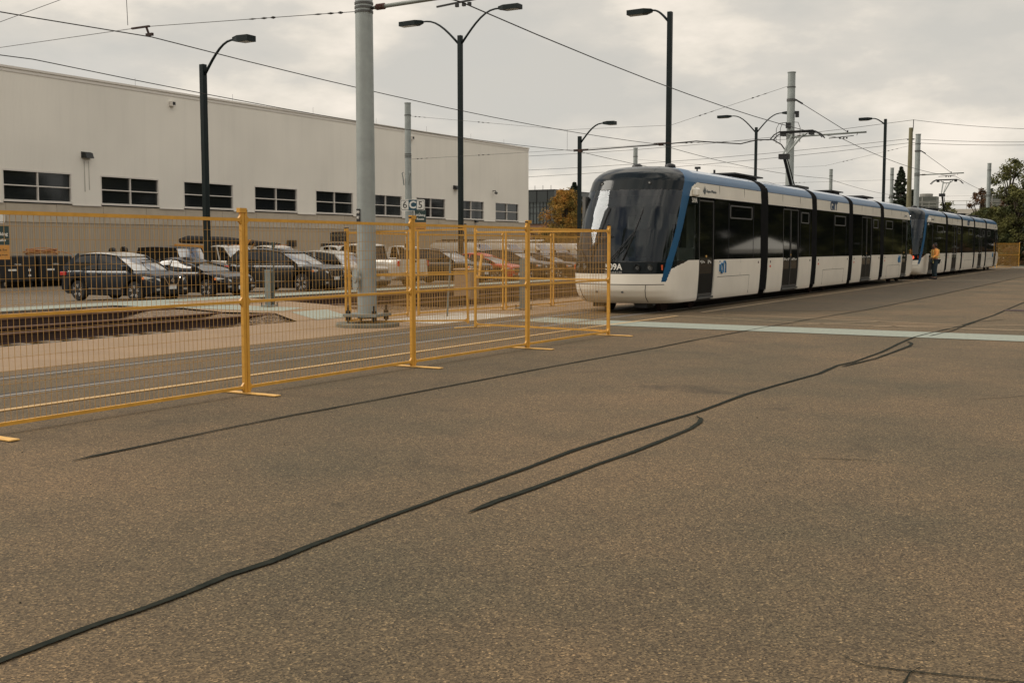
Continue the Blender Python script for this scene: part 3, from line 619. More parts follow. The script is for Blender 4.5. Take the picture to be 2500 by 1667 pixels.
def nose(sg, yc, T, full):
    """sg=+1 nose towards -y, sg=-1 mirrored about yc. regions are separate meshes"""
    zs = sorted(set([.24, .27] + [.30+.035*k for k in range(94)] + [.688, .702, .94, .952, 1.215, 1.228, 1.25, 2.925, 2.937, 2.6, 2.8, 2.812, 3.15, 3.16, 3.46, 3.51, 3.535, 3.55, 3.56, 3.565, 3.57]))
    zs = [z for z in zs if z <= 3.571]
    clean = [zs[0]]
    for z in zs[1:]:
        if z-clean[-1] > .006: clean.append(z)
    zs = clean; nph = 60; nst = 26
    rows = []
    for z in zs:
        w_ = lerp([(a, c) for a, c in SEC], z); f = F0+lerp(RAKE, z); L = min(1.40, YB0-f); Yb = f+L; nn = 2.7
        half = []
        for k in range(nph+1):
            ph = math.pi/2*k/nph; half.append((w_*math.sin(ph)**(2/nn), Yb-L*math.cos(ph)**(2/nn)))
        for k in range(1, nst+1): half.append((w_, Yb+(YB0-Yb)*k/nst if YB0-Yb > 1e-6 else Yb+1e-5*k))
        for yt in ((lerp(YF, z), lerp(YR, z)) if z > .74 else ()):      # grid lines follow the edges of the blue band
            if half[0][1] < yt < YB0-.02:
                ki = min(range(1, len(half)-1), key=lambda q: abs(half[q][1]-yt))
                half[ki] = (w_*(max(0, 1-((Yb-yt)/L)**nn))**(1/nn) if yt < Yb else w_, yt)
        row = [(-x, y, z) for x, y in half[::-1]]+[(x, y, z) for x, y in half[1:]]
        rows.append(row)
    n = len(rows[0])
    for j in range(n):                                                   # and the slanting top edge of the white skirt
        col = [rows[i][j] for i in range(len(rows))]
        cand = [i for i in range(len(rows)) if col[i][1] > lerp(YR, col[i][2])-.001 and .9 < col[i][2] < 1.3]
        if cand:
            zb_ = lambda y: lerp(ZB, y)
            i = min(cand, key=lambda q: abs(col[q][2]-zb_(col[q][1]))); p = col[i]; rows[i][j] = (p[0], p[1], zb_(p[1]))
    pts = [p for r_ in rows for p in r_]
    def region(x, y, z):
        yf, yr = lerp(YF, z), lerp(YR, z)
        if z < .76 or y < yf:
            pass
        if z > .76 and yf <= y < yr: return 'blue_band'
        if y < yf or z <= .76:
            if z > 2.937: return 'front_fairing'
            if z > 2.925: return 'panel_gap'
            if z > 1.228: return 'windshield'
            if z > 1.215: return 'panel_gap'
            if z > .952: return 'lamp_panel'
            if z > .94: return 'panel_gap'
            if y < 24.2 and .688 < z < .702+ (0): return 'panel_gap'
            return 'bumper'
        # behind the blue band
        if z > 3.40 and y > 25.9: return 'roof_top'
        if z > 3.15: return 'blue_band'
        if z > 2.80: return 'side_top'
        zb = lerp(ZB, y)
        if z > zb:
            if z > 2.6 or z < 1.25: return 'side_mask'
            return 'cab_window' if y < 26.0 else 'side_mask'
        return 'bumper'
    fs = {}
    for i in range(len(rows)-1):
        for j in range(n-1):
            a = i*n+j; q = (a, a+1, a+n+1, a+n); c = [sum(pts[k][d] for k in q)/4 for d in range(3)]
            fs.setdefault(region(*c), []).append(q)
    MM = {'roof_top': M_ROOFT, 'bumper': M_WHITE, 'side_top': M_WHITE, 'blue_band': M_BLUE, 'front_fairing': M_TBLACK, 'windshield': M_TINT, 'lamp_panel': M_TBLACK, 'panel_gap': M_RUBBER, 'side_mask': M_TBLACK, 'cab_window': M_TINT}
    # smooth normals across the whole surface are kept by custom split normals
    vn = [Vector((0, 0, 0)) for _ in pts]; PV = [Vector(p) for p in pts]
    for fl in fs.values():
        for q in fl:
            nrm = (PV[q[2]]-PV[q[0]]).cross(PV[q[3]]-PV[q[1]])
            for k in q: vn[k] += nrm
    obs = []
    fs2 = []
    for rn, fl in fs.items():
        if rn in ('cab_window', 'side_mask', 'side_top', 'blue_band'):
            fs2 += [(rn, [q for q in fl if pts[q[0]][0]+pts[q[2]][0] > 0]), (rn, [q for q in fl if pts[q[0]][0]+pts[q[2]][0] <= 0])]
        else: fs2.append((rn, fl))
    for rn, fl in fs2:
        used = sorted({k for q in fl for k in q}); mp_ = {k: i for i, k in enumerate(used)}
        me = bpy.data.meshes.new(rn)
        tr = (lambda p: p) if sg > 0 else (lambda p: (-p[0], 2*yc-p[1], p[2]))
        me.from_pydata([tr(pts[k]) for k in used], [], [tuple(mp_[k] for k in q) for q in fl]); me.update()
        me.materials.append(MM[rn]); me.shade_smooth()
        nv = []
        for k in used:
            v = vn[k].normalized(); 
            if sg < 0: v = Vector((-v.x, -v.y, v.z))
            nv.append(v)
        me.normals_split_custom_set_from_vertices(nv)
        o = bpy.data.objects.new(rn, me); COL.objects.link(o); o.parent = T; obs.append(o)
    if not full: return
    # surface helper for details on the front
    def front(x, z, d=.006):
        w_ = lerp([(a, c) for a, c in SEC], z); f = F0+lerp(RAKE, z); L = min(1.40, YB0-f)
        return f+L-L*(max(0, 1-(abs(x)/w_)**2.7))**(1/2.7)-d
    for s in (-1, 1):
        for x, r_ in ((.68, .098), (.92, .105)):
            y = front(s*x, 1.08)
            tlt = Matrix.Rotation(R(s*(12 if x < .8 else 26)), 3, 'Z')
            def put(prof, nm, m, par=None):
                b = MB().lathe(prof, 20, axis='y'); b.v = [tuple(tlt @ Vector(v)+Vector((s*x, y, 1.08))) for v in b.v]; return b.build(nm, m, par or T, smooth='auto')
            hl = put([(r_, .03), (r_, -.012), (r_-.012, -.018), (r_-.02, .0)], 'headlight', M_TBLACK)
            put([(r_-.02, .0), (r_*.5, .012), (0, .016)], 'lens', M_LAMPG if T['lit'] == 0 else (M_LITW if x < .8 else M_LITR), hl)
            bul = MB(); 
            for a in range(6): bul.lathe([(0, -.006), (.012, 0)], 8, (.03*math.cos(a*math.pi/3), 0, .03*math.sin(a*math.pi/3)), 'y')
            bul.v = [tuple(tlt @ Vector(v)+Vector((s*x, y, 1.08))) for v in bul.v]; bul.build('bulb', M_LAMPG, hl)
        x = 1.13; y = front(s*x, 1.09, .01)
        MB().box(s*x-.016, s*x+.016, y-.006, y+.03, 1.03, 1.15).build('side_marker', M_ORANGE, T)
        x = .62; y = front(s*x, 3.08, .0)
        tl = MB().lathe([(.055, .03), (.055, -.012), (.04, -.016), (0, .0)], 18, (s*x, y, 3.08), 'y').build('top_light', M_RUBBER, T, smooth='auto')
        MB().lathe([(0, -.03), (.022, -.024), (.03, -.012)], 14, (s*x+.008, y, 3.08), 'y').build('lens', M_LITW if (T['lit'] and s > 0) else M_LAMPG, tl, smooth=True)
        MB().tube([(s*.33, front(s*.33, .52, -.01), .52), (s*.33, front(s*.33, .52, .012), .52)], .03, 12).build('tow_cap', M_GREYF, T)
        xs = s*.86; g = MB()
        pr = None
        for k in range(13):
            z = .28+.41*k/12; xx = s*(.80+.06*k/12) ; p = (xx, front(xx, z, .003), z)
            if pr: g.bar(pr, p, .012, .012)
            pr = p
        g.build('panel_gap', M_RUBBER, T)
    # wipers
    def fpt(x, z, d=.05): return (x, front(x, z, d), z)
    wpr = MB().tube([fpt(-.05, 1.16), fpt(.25, 1.55), fpt(.52, 1.92, .07)], .014, 6).tube([fpt(0, 1.16), fpt(.3, 1.5), fpt(.55, 1.86, .07)], .010, 6)
    wpr.tube([fpt(.34, 1.26, .03), fpt(.48, 1.75, .03), fpt(.62, 2.45, .03)], .016, 6); wpr.build('wiper', M_RUBBER, T, smooth=True)
    wpr = MB().tube([fpt(-.62, 1.14), fpt(-.74, 1.35), fpt(-.92, 1.5)], .014, 6).tube([fpt(-.50, 1.28, .03), fpt(-.40, 1.7, .03), fpt(-.22, 2.5, .03)], .013, 6).tube([fpt(-.6, 1.5, .04), fpt(-.3, 1.74, .05), fpt(.0, 1.84, .05)], .011, 6)
    wpr.build('wiper', M_RUBBER, T, smooth=True)
    text('fleet_number', '509A', .20, (.12, front(0, 1.09, .012), 1.10), (1, 0, 0), (0, 0, 1), M_SIGNW, T, bold=.005, ext=.002)
    for k, ch in enumerate('BOMBARDIER'): text('maker_lettering', ch, .05, (-.08+k*.045, front(0, .98, .012), .975), (1, 0, 0), (0, 0, 1), M_SIGNW, T, ext=.001)
    # cab interior
    M_CAB = mat('cab_grey', (.13, .125, .115), .8); M_CABW = mat('cab_panel', (.33, .31, .28), .7); M_CABD = mat('cab_black', (.015, .015, .015), .7)
    ci = MB().box(-1.0, 1.0, 24.4, 26.0, .86, .92).box(-1.0, 1.0, 24.4, 24.85, .92, 1.22).build('dashboard', M_CABD, T)
    MB().box(-1.2, 1.2, 26.35, 26.4, .9, 3.1).build('cab_partition', M_CAB, T)
    MB().box(-.95, .7, 24.95, 25.05, 2.58, 2.80).build('destination_display', M_CABD, T)
    MB().box(-.72, -.50, 26.3, 26.34, 1.2, 2.35).build('partition_window', M_CABW, T); MB().box(.42, .66, 26.3, 26.34, 1.2, 2.4).build('partition_window', M_CABW, T)
    MB().box(-1.18, -1.1, 24.6, 26.3, .9, 2.8).build('cab_wall', M_CAB, T)
    st = MB().box(-.28, .22, 25.35, 25.8, 1.18, 1.3).box(-.26, .20, 25.72, 25.84, 1.3, 2.0).box(-.15, .1, 25.7, 25.8, 2.0, 2.2).box(-.1, .05, 25.5, 25.6, .92, 1.2).build('driver_seat', M_CABD, T, bev=.03)
    MB().box(.95, 1.2, 24.9, 26.0, .92, 1.55).build('side_console', M_CABW, T, bev=.02)
    MB().box(.98, 1.05, 25.1, 25.55, 1.58, 2.12).build('monitor', M_CABD, T, bev=.01)
    MB().box(1.0, 1.2, 26.0, 26.1, .9, 2.8).build('cab_door_post', M_CABW, T)
M_LAMPG = mat('lamp_glass', (.18, .18, .17), .1, .2); M_ORANGE = mat('orange_marker', (.7, .10, .02), .35)
M_LITW = mat('lit_headlight', (.9, .9, .8), .3, emit=((1, .95, .9), 6)); M_LITR = mat('lit_red_lamp', (.8, .1, .05), .3, emit=((1, .12, .05), 2.5))
XS = lambda z: lerp([(a, c) for a, c in SEC], z)
def strip(zl, y0, y1, inset=0., sides=(1, -1), b=None):
    """wall following the body section between heights"""
    b = b or MB()
    for s in sides:
        vs = []; n = len(zl)
        for y in (y0, y1):
            for z in zl: vs.append((s*(XS(z)-inset), y, z))
        b.add(vs, [(i, i+1, n+i+1, n+i) for i in range(n-1)])
        # return edges give the panel thickness
        for y, o in ((y0, 0), (y1, n)):
            e = [(s*(XS(z)-inset-.045), y, z) for z in zl]
            b.add([vs[o+i] for i in range(n)]+e, [(i, i+1, n+i+1, n+i) for i in range(n-1)])
    return b
def make_tram(label, y_off, lit, xoff=-11.11, reg=True):
    T = thing('tram', label, 'tram', (xoff, y_off, 0)); T['lit'] = lit
    YC = 39.35
    nose(1, YC, T, True); nose(-1, YC, T, False)
    mods = [(YB0, 31.07), (31.77, 36.50), (37.13, 41.57), (42.20, 46.93), (47.63, 2*YC-YB0)]
    doors = {0: (26.16, 27.22, 1), 1: (33.32, 34.98, 2), 3: (43.72, 45.38, 2), 4: (51.48, 52.54, 1)}
    hop = {0: (28.45, 30.25), 1: (35.25, 36.1), 2: (39.5, 41.0), 3: (45.65, 46.45), 4: (48.0, 49.3)}
    for i, (a, c) in enumerate(mods):
        d = doors.get(i)
        segs = [(a, c)] if not d else [(p, q) for p, q in ((a, d[0]-.04), (d[1]+.04, c)) if q-p > .1]
        b = MB()
        for p, q in segs:
            for s in (1, -1): strip([.24, .27, .4, .7, 1.0, 1.25], p, q, sides=(s,)).build('lower_panel', M_WHITE, T, smooth='auto')
        pass
        for s in (1, -1): strip([2.80, 3.0, 3.15], a, c, sides=(s,)).build('side_top', M_WHITE, T, smooth='auto')
        b = MB()
        for p, q in segs:
            for s in (1, -1): strip([1.25, 1.9, 2.80], p, q, .012, sides=(s,)).build('window_band', M_GLASSD, T, smooth='auto')
        # roof
        zz = [3.15, 3.2, 3.25, 3.29, 3.33, 3.37, 3.40, 3.43, 3.46, 3.49, 3.51, 3.53, 3.55, 3.56, 3.57]; vs = []
        prof = [(XS(z), z) for z in zz]; prof = prof+[(-x, z) for x, z in prof[::-1][1:]]
        n = len(prof); k0 = 6
        for nm, ks, mm in (('roof_band', range(0, k0), M_BLUE), ('roof_top', range(k0, n-1-k0), M_ROOFT), ('roof_band', range(n-1-k0, n-1), M_BLUE)):
            sub_ = prof[ks[0]:ks[-1]+2]; nn_ = len(sub_); MB().add([(x, y, z) for y in (a, c) for x, z in sub_], [(k, k+1, nn_+k+1, nn_+k) for k in range(nn_-1)]).build(nm, mm, T, smooth=True)
        # dark trim lines: gap under the white band, vertical joints
        for s in (1, -1):
            g = MB()
            g.bar((s*(XS(2.8)+.001), a, 2.795), (s*(XS(2.8)+.001), c, 2.795), .006, .018)
            g.bar((s*(XS(1.25)+.001), segs[0][0], 1.252), (s*(XS(1.25)+.001), segs[-1][1], 1.252), .004, .012) if not d else None
            g.bar((s*(XS(3.15)+.001), a, 3.152), (s*(XS(3.15)+.001), c, 3.152), .005, .010)
            ny = {0: (27.6, 29.6), 1: (33.2, 35.1), 2: (39.35,), 3: (43.6, 45.5), 4: (49.1, 51.1)}[i]
            for y in ny: g.bar((s*(XS(2.97)+.001), y, 2.80), (s*(XS(2.97)+.001), y, 3.15), .005, .007)
            for (p, q, z0, z1) in {0: [(27.5, 30.1, .30, .80)], 2: [(38.0, 40.9, .30, .80)], 4: [(48.4, 51.0, .3, .8)]}.get(i, []):
                g.bar((s*(XS(.8)+.001), p, z1), (s*(XS(.8)+.001), q, z1), .005, .010)
                for y in (p, q)[(0 if i else 1):]: g.bar((s*(XS(z0)+.001), y, z0), (s*(XS(z1)+.001), y, z1), .005, .010)
            if i in (0, 2, 4): 
                y = {0: 29.3, 2: 39.35, 4: 49.4}[i]; g.bar((s*(XS(.8)+.0), y, .8), (s*(XS(1.25)+.0), y, 1.25), .004, .006)
            g.build('panel_joint', M_RUBBER, T)
        # window dividers and hopper window
        y0, y1 = hop[i]
        for s in (1, -1):
            h = MB()
            X = s*(XS(2.5)-.008)
            for (p, q) in (((X, y0, 2.66), (X, y1, 2.66)), ((X, y0, 2.34), (X, y1, 2.34))): h.bar(p, q, .02, .035)
            for y in (y0, y1): h.bar((X, y, 2.34), (X, y, 2.66), .02, .05, up=(0, 1, 0))
            h.build('hopper_frame', M_GREYF, T)
        h = MB()
        for y in (y0-.12, y1+.15):
            if a+.1 < y < c-.05 and not (d and d[0]-.05 < y < d[1]+.05):
                for s in (1, -1): h.bar((s*(XS(2)-.010), y, 1.27), (s*(XS(2)-.014), y, 2.72), .012, .02)
        if h.v: h.build('window_seal', M_RUBBER, T)
        h = MB()
        for y in (a+.22 if not d or d[0] > a+.4 else None, c-.22 if not d or d[1] < c-.4 else None):
            if y is None: continue
            for s in (1,):
                X = XS(1.12)+.003
                h.tube([(X-.01, y, 1.14), (X+.004, y, 1.14)], .035, 10)
        if h.v:
            ho = h.build('release_button', M_RUST, T)
            MB().box(XS(1)-.002, XS(1)+.004, (a+.17), (a+.28), .98, 1.04).build('warning_label', M_RED, T) if (not d or d[0] > a+.4) else None
        if d:
            y0, y1, nl = d
            for s in (1, -1):
                X = lambda z: s*(XS(z)-.035)
                dr = MB()
                zl = [.34, .6, .95, 1.25, 2.0, 2.74]; 
                dr.add([(X(z), y, z) for y in (y0-.02, y1+.02) for z in zl], [(k, k+1, 6+k+1, 6+k) for k in range(5)])
                dr = dr.build('door', M_GLASSD, T, smooth='auto')
                fr = MB(); ys_ = [y0+.02, y1-.02] if nl == 1 else [y0+.02, (y0+y1)/2-.025, (y0+y1)/2+.025, y1-.02]
                for y in ys_:
                    for z0, z1 in zip(zl, zl[1:]): fr.bar((X(z0)+s*.008, y, z0), (X(z1)+s*.008, y, z1), .02, .035, up=(0, 1, 0))
                fr.bar((X(2.74)+s*.01, y0, 2.72), (X(2.74)+s*.01, y1, 2.72), .02, .04).bar((X(.34)+s*.01, y0, .37), (X(.34)+s*.01, y1, .37), .02, .06)
                fr.build('door_frame', M_GREYF2, dr)
                lo = MB(); 
                for p, q in ([(y0+.05, y1-.05)] if nl == 1 else [(y0+.05, (y0+y1)/2-.05), ((y0+y1)/2+.05, y1-.05)]):
                    lo.add([(X(z)+s*.006, y, z) for y in (p, q) for z in (.42, .65, .9)], [(0, 1, 4, 3), (1, 2, 5, 4)])
                lo.build('lower_pane', M_DOORLOW, dr)
                MB().box(min(s*1.17, s*1.275), max(s*1.17, s*1.275), y0, y1, .27, .325).build('step', M_GREYF, T)
                bt = MB(); k = 0
                for y in [y0+.12+j*.09 for j in range(int((y1-y0-.2)/.09))]:
                    if abs(y-(y0+y1)/2) < .08: continue
                    bt.box(*sorted((X(1.2)+s*.004, X(1.2)+s*.010)), y, y+.04, 1.17+.02*math.sin(y*40), 1.22+.02*math.sin(y*57))
                bt.build('door_lettering', M_SIGNW, dr)
                MB().tube([(X(1.33)-s*.0, (y0+y1)/2+.0, 1.33), (X(1.33)+s*.02, (y0+y1)/2, 1.33)], .03, 10).build('door_button', M_YEL2, dr)
    # bellows between modules
    for (p, q) in ((31.07, 31.77), (36.50, 37.13), (41.57, 42.20), (46.93, 47.63)):
        b = MB(); nr = 9
        prof0 = [(XS(z), z) for z in [.34, .7, 1.25, 2.0, 2.8, 3.15, 3.25, 3.33, 3.40, 3.46, 3.51, 3.55]]
        rows = []
        for k in range(nr*2+1):
            y = p+(q-p)*k/(nr*2); ins = .035 if k % 2 else .01
            pr = [(x-ins, z-(ins*.5 if z > 3.2 else 0)) for x, z in prof0]; pr = pr+[(-x, z) for x, z in pr[::-1]]
            rows.append([(x, y, z) for x, z in pr])
        n = len(rows[0]); b.add([v for r_ in rows for v in r_], [(r_*n+k, r_*n+k+1, (r_+1)*n+k+1, (r_+1)*n+k) for r_ in range(len(rows)-1) for k in range(n-1)])
        b.build('bellows', M_BELLOW, T)
    # interior shell keeps daylight out, floor, undercarriage
    MB().box(-1.15, 1.15, 26.42, 52.3, .34, .42).box(-1.2, 1.2, 26.42, 52.3, 3.1, 3.14).build('floor_and_ceiling', M_RUBBER, T)
    u = MB()
    for (a, c) in mods: u.box(-1.12, 1.12, a+.1, c-.1, .20, .34)
    for y in (25.9, 27.7, 38.5, 40.2, 50.9, 52.7):
        pass
    u.build('underframe', M_DARK, T)
    for y in (25.2, 27.0, 38.4, 40.2, 51.6, 53.4):
        for s in (-1, 1):
            MB().lathe([(0, -.06), (.28, -.06), (.29, .06), (0, .06)], 24, (s*.70, y, .285), 'x').build('wheel', M_RUST, T, smooth='auto')
    for y in (24.15, 24.15):
        pass
    for s in (-1, 1): MB().box(s*.55-.16, s*.55+.16, 24.25, 24.6, .13, .28).build('guard', M_DARK, T)
    # roof equipment
    M_ROOFB = mat('roof_box', (.02, .02, .02), .6)
    MB().box(-.75, .75, 30.3, 32.9, 3.62, 3.66).box(-.6, .6, 30.5, 32.7, 3.5, 3.62).build('roof_unit', M_ROOFB, T)
    MB().box(-.7, .7, 41.2, 43.0, 3.62, 3.66).box(-.6, .6, 41.4, 42.8, 3.5, 3.62).build('roof_unit', M_ROOFB, T)
    MB().box(-.7, .7, 46.2, 48.2, 3.6, 3.66).box(-.5, .5, 46.4, 48.0, 3.5, 3.6).build('roof_unit', M_ROOFB, T)
    for y in (24.7, 25.0): pass
    MB().lathe([(.14, 3.5), (.13, 3.6), (.07, 3.64), (0, 3.65)], 16, (-.25, 25.8, 0)).build('antenna', M_DARK, T, smooth=True)
    MB().lathe([(.14, 3.5), (.13, 3.6), (.07, 3.63), (0, 3.64)], 16, (.55, 26.0, 0)).build('antenna', M_DARK, T, smooth=True)
    MB().tube([(.5, 28.0, 3.5), (.5, 28.0, 3.66)], .02, 6).box(.45, .58, 27.95, 28.05, 3.62, 3.68).build('roof_horn', M_DARK, T)
    MB().tube([(.4, 29.6, 3.5), (.4, 29.6, 3.7)], .03, 6).build('roof_horn', M_DARK, T)
    # camera pod on the side and texts
    MB().box(1.28, 1.42, 25.62, 25.82, 2.80, 3.0).build('side_camera', M_WHITE, T, bev=.04)
    sx_ = XS(2.97)+.004
    g = MB(); 
    for k, (dy, h) in enumerate(((-.10, .10), (-.05, .16), (0, .20), (.05, .16), (.10, .10))):
        g.add([(sx_+.003, 26.5, 2.86), (sx_+.003, 26.5+dy-.022, 2.9+h*.5), (sx_+.003, 26.5+dy*1.2, 2.9+h), (sx_+.003, 26.5+dy+.022, 2.9+h*.5)], [(0, 1, 2, 3)])
    g.build('region_emblem', mat('emblem_grey', (.10, .12, .13), .5), T)
    text('region_lettering', 'Region of Waterloo', .105, (sx_, 26.66, 2.96), (0, 1, 0), (0, 0, 1), mat('emblem_grey', (.1, .12, .13), .5), T, align='LEFT', sx=.8)
    g = MB()
    for dy, h in ((-.08, .08), (0, .17), (.08, .08)): g.add([(sx_+.003, 51.9, 2.87), (sx_+.003, 51.9+dy-.02, 2.9+h*.5), (sx_+.003, 51.9+dy*1.2, 2.9+h), (sx_+.003, 51.9+dy+.02, 2.9+h*.5)], [(0, 1, 2, 3)])
    g.build('region_emblem', MATS['emblem_grey'], T)
    text('region_lettering', 'Region of Waterloo', .085, (sx_, 52.02, 2.96), (0, 1, 0), (0, 0, 1), MATS['emblem_grey'], T, align='LEFT', sx=.55)
    text('side_number', '509A', .16, (XS(2.7)+.004, 25.78, 2.70), (0, 1, 0), (0, 0, 1), M_SIGNW, T, bold=.003)
    text('route_lettering', 'GRT', .50, (sx_, 39.30, 2.965), (0, 1, 0), (0, 0, 1), mat('navy_lettering', (.01, .04, .09), .5), T, bold=.022, shear=.15, sx=1.0)
    def ion(y, z, s):
        b = MB(); X = XS(z)+.006
        b.tube([(X, y, z-.10*s), (X, y, z+.05*s)], .02*s, 8).tube([(X, y, z+.10*s), (X, y, z+.12*s)], .022*s, 8)
        arc = [(X, y+.13*s+.07*s*math.cos(t_), z-.03*s+.10*s*math.sin(t_)) for t_ in [2*math.pi*k/16 for k in range(17)]]; b.tube(arc, .02*s, 6)
        b.tube([(X, y+.22*s, z-.12*s), (X, y+.22*s, z+.06*s), (X, y+.26*s, z+.11*s), (X, y+.32*s, z+.11*s), (X, y+.36*s, z+.06*s), (X, y+.36*s, z-.13*s)], .02*s, 6)
        return b.build('line_logo', mat('logo_blue', (.02, .13, .27), .4), T)
    ion(27.62, 1.06, 1.25); ion(50.6, 1.06, 1.2)
    # pantograph
    pg = MB().box(-.5, .5, 37.4, 38.9, 3.58, 3.66).build('pantograph', M_DARK, T)
    MB().tube([(0, 38.5, 3.66), (0, 37.55, 4.62)], .055, 8).tube([(.12, 38.5, 3.66), (.1, 37.6, 4.55)], .02, 6).box(-.16, .16, 37.42, 37.68, 4.55, 4.72).build('lower_arm', M_DARK, pg)
    MB().tube([(-.05, 37.55, 4.68), (-.2, 39.1, 5.5)], .035, 8).tube([(.05, 37.55, 4.68), (.2, 39.1, 5.5)], .035, 8).tube([(.0, 37.65, 4.6), (0, 39.1, 5.42)], .014, 6).tube([(-.35, 39.1, 5.55), (-.15, 39.1, 5.42), (.15, 39.1, 5.42), (.35, 39.1, 5.55)], .03, 6).build('upper_arm', M_POLE2, pg)
    hd = MB()
    for y in (38.9, 39.25):
        hd.tube([(-.92, y, 5.36), (-.78, y, 5.52), (-.62, y, 5.60), (.62, y, 5.60), (.78, y, 5.52), (.92, y, 5.36)], .024, 6)
        hd.bar((-.6, y, 5.62), (.6, y, 5.62), .05, .03)
    for x in (-.5, .5): hd.box(x-.06, x+.06, 38.9, 39.25, 5.48, 5.58)
    hd.build('collector_head', M_DARK, pg)
    return T
M_GREYF2 = mat('door_frame_grey', (.045, .045, .043), .4)
T1 = make_tram('white tram with a blue roof and black windows, nose nearest the camera, numbered 509A', 0, 0)
T2 = make_tram('rear white and blue tram with its headlights lit, behind the person in orange', 32.1, 1)
# ================= VEHICLES =================
# local frame: x forward, y to the left, z up; root at the middle of the wheelbase on the ground
def paint(name, c, rough=.3):
    m = mat(name, c, rough, .15, coat=.25, spec=.3, var=.05, vscale=2); nodes_of(m)[1].inputs['Coat Roughness'].default_value = .25; return m
M_PBLUE = paint('dark_blue_paint', (.003, .007, .013)); M_PBLK = paint('black_car_paint', (.004, .004, .005)); M_PGRN = paint('graphite_paint', (.010, .011, .010))
M_PWHT = paint('white_car_paint', (.56, .53, .47), .3); M_PSIL = paint('silver_paint', (.34, .32, .28)); M_PRED = paint('red_car_paint', (.42, .045, .02)); M_PBRZ = paint('dark_bronze_paint', (.018, .016, .012))
M_CGLASS = mat('car_glass', (.006, .007, .007), .04, spec=.4); M_CWIND = mat('car_windshield', (.02, .022, .022), .04, spec=1.); nodes_of(M_CWIND)[1].inputs['IOR'].default_value = 2.3; M_CTRIM = mat('black_trim', (.012, .012, .012), .6, spec=.15)
M_HL = mat('headlight_glass', (.42, .42, .40), .12, .4); M_TL = mat('taillight_red', (.45, .012, .008), .2, coat=.5); M_TURN = mat('turn_amber', (.75, .22, .06), .25)
M_PLATE = mat('number_plate_white', (.55, .56, .56), .5, var=.15, vscale=40)
def ss(t): t = max(0, min(1, t)); return t*t*(3-2*t)
def wheel(par, x, y, r, side, spokes=5, m=None):
    wh = bpy.data.objects.new('wheel', None); COL.objects.link(wh); wh.parent = par; wh.location = (x, y, r); wh.empty_display_size = .1
    t = .11
    MB().lathe([(r*.66, -t), (r*.92, -t), (r, -t*.7), (r, t*.7), (r*.92, t), (r*.66, t)], 30, axis='y').build('tyre', M_TYRE, wh, smooth='auto')
    s = side; b = MB().lathe([(r*.67, s*t*.9), (r*.63, s*t*.95), (r*.61, s*t*.5), (r*.61, -s*t*.8)], 30, axis='y')
    for k in range(spokes):
        a = 2*math.pi*k/spokes+.3
        for da in (-.16, .16):
            c, sn = math.cos(a+da), math.sin(a+da); c2, s2 = math.cos(a), math.sin(a)
            b.bar((c2*r*.10, s*t*.62, s2*r*.10), (c*r*.63, s*t*.88, sn*r*.63), .02, .062, up=(0, 1, 0))
    b.lathe([(r*.14, s*t*.55), (r*.13, s*t*.72), (0, s*t*.74)], 14, axis='y')
    b.build('rim', m or M_RIM, wh, fix=True)
    MB().lathe([(0, s*t*.2), (r*.6, s*t*.2)], 24, axis='y').build('brake_disc', M_CTRIM, wh)
    return wh
def body_loft(L, W, top, base, wheels, nose_taper=.17, tail_taper=.10, crown=.02, x0=None, x1=None):
    x0 = -L/2 if x0 is None else x0; x1 = L/2 if x1 is None else x1
    xs = [x0+(x1-x0)*k/70 for k in range(71)]
    for (xw, r) in wheels:
        ra = r+.07; xs += [xw+ra*math.cos(math.pi*k/16) for k in range(17)]+[xw-ra-.004, xw+ra+.004]
    xs += [p[0] for p in top]; xs = sorted(x for x in set(round(x, 4) for x in xs) if x0 <= x <= x1)
    secs = []
    for x in xs:
        zt = lerp(top, x); zb = base
        ef = L/2-x; er = x+L/2
        zb = base+.10*(1-ss(ef/.35))+.12*(1-ss(er/.3))
        for (xw, r) in wheels:
            ra = r+.07
            if abs(x-xw) < ra: zb = max(zb, r+math.sqrt(max(0, ra*ra-(x-xw)**2)))
        w_ = W/2*(1-nose_taper*(1-ss(ef/.75))**2)*(1-tail_taper*(1-ss(er/.6))**2)
        zb = min(zb, zt-.05); h = zt-zb
        half = [(w_*.93, zb), (w_*.975, zb+.05*h), (w_*.99, zb+.3*h), (w_, zb+.55*h), (w_*.985, zb+.78*h), (w_*.955, zb+.93*h), (w_*.90, zt-.004), (w_*.75, zt+crown*.5), (w_*.35, zt+crown), (0, zt+crown*1.1)]
        secs.append([(x, -a, z) for a, z in half[:-1]]+[(x, half[-1][0], half[-1][1])]+[(x, a, z) for a, z in half[:-1][::-1]])
    n = len(secs[0]); b = MB(); b.add([p for s in secs for p in s], [(i*n+k, i*n+k+1, (i+1)*n+k+1, (i+1)*n+k) for i in range(len(secs)-1) for k in range(n-1)])
    o = 0; b.f.append(tuple(range(n))); b.f.append(tuple((len(secs)-1)*n+k for k in range(n)))
    b.f += [((i+1)*n, (i+1)*n+n-1, i*n+n-1, i*n) for i in range(len(secs)-1)]
    return b
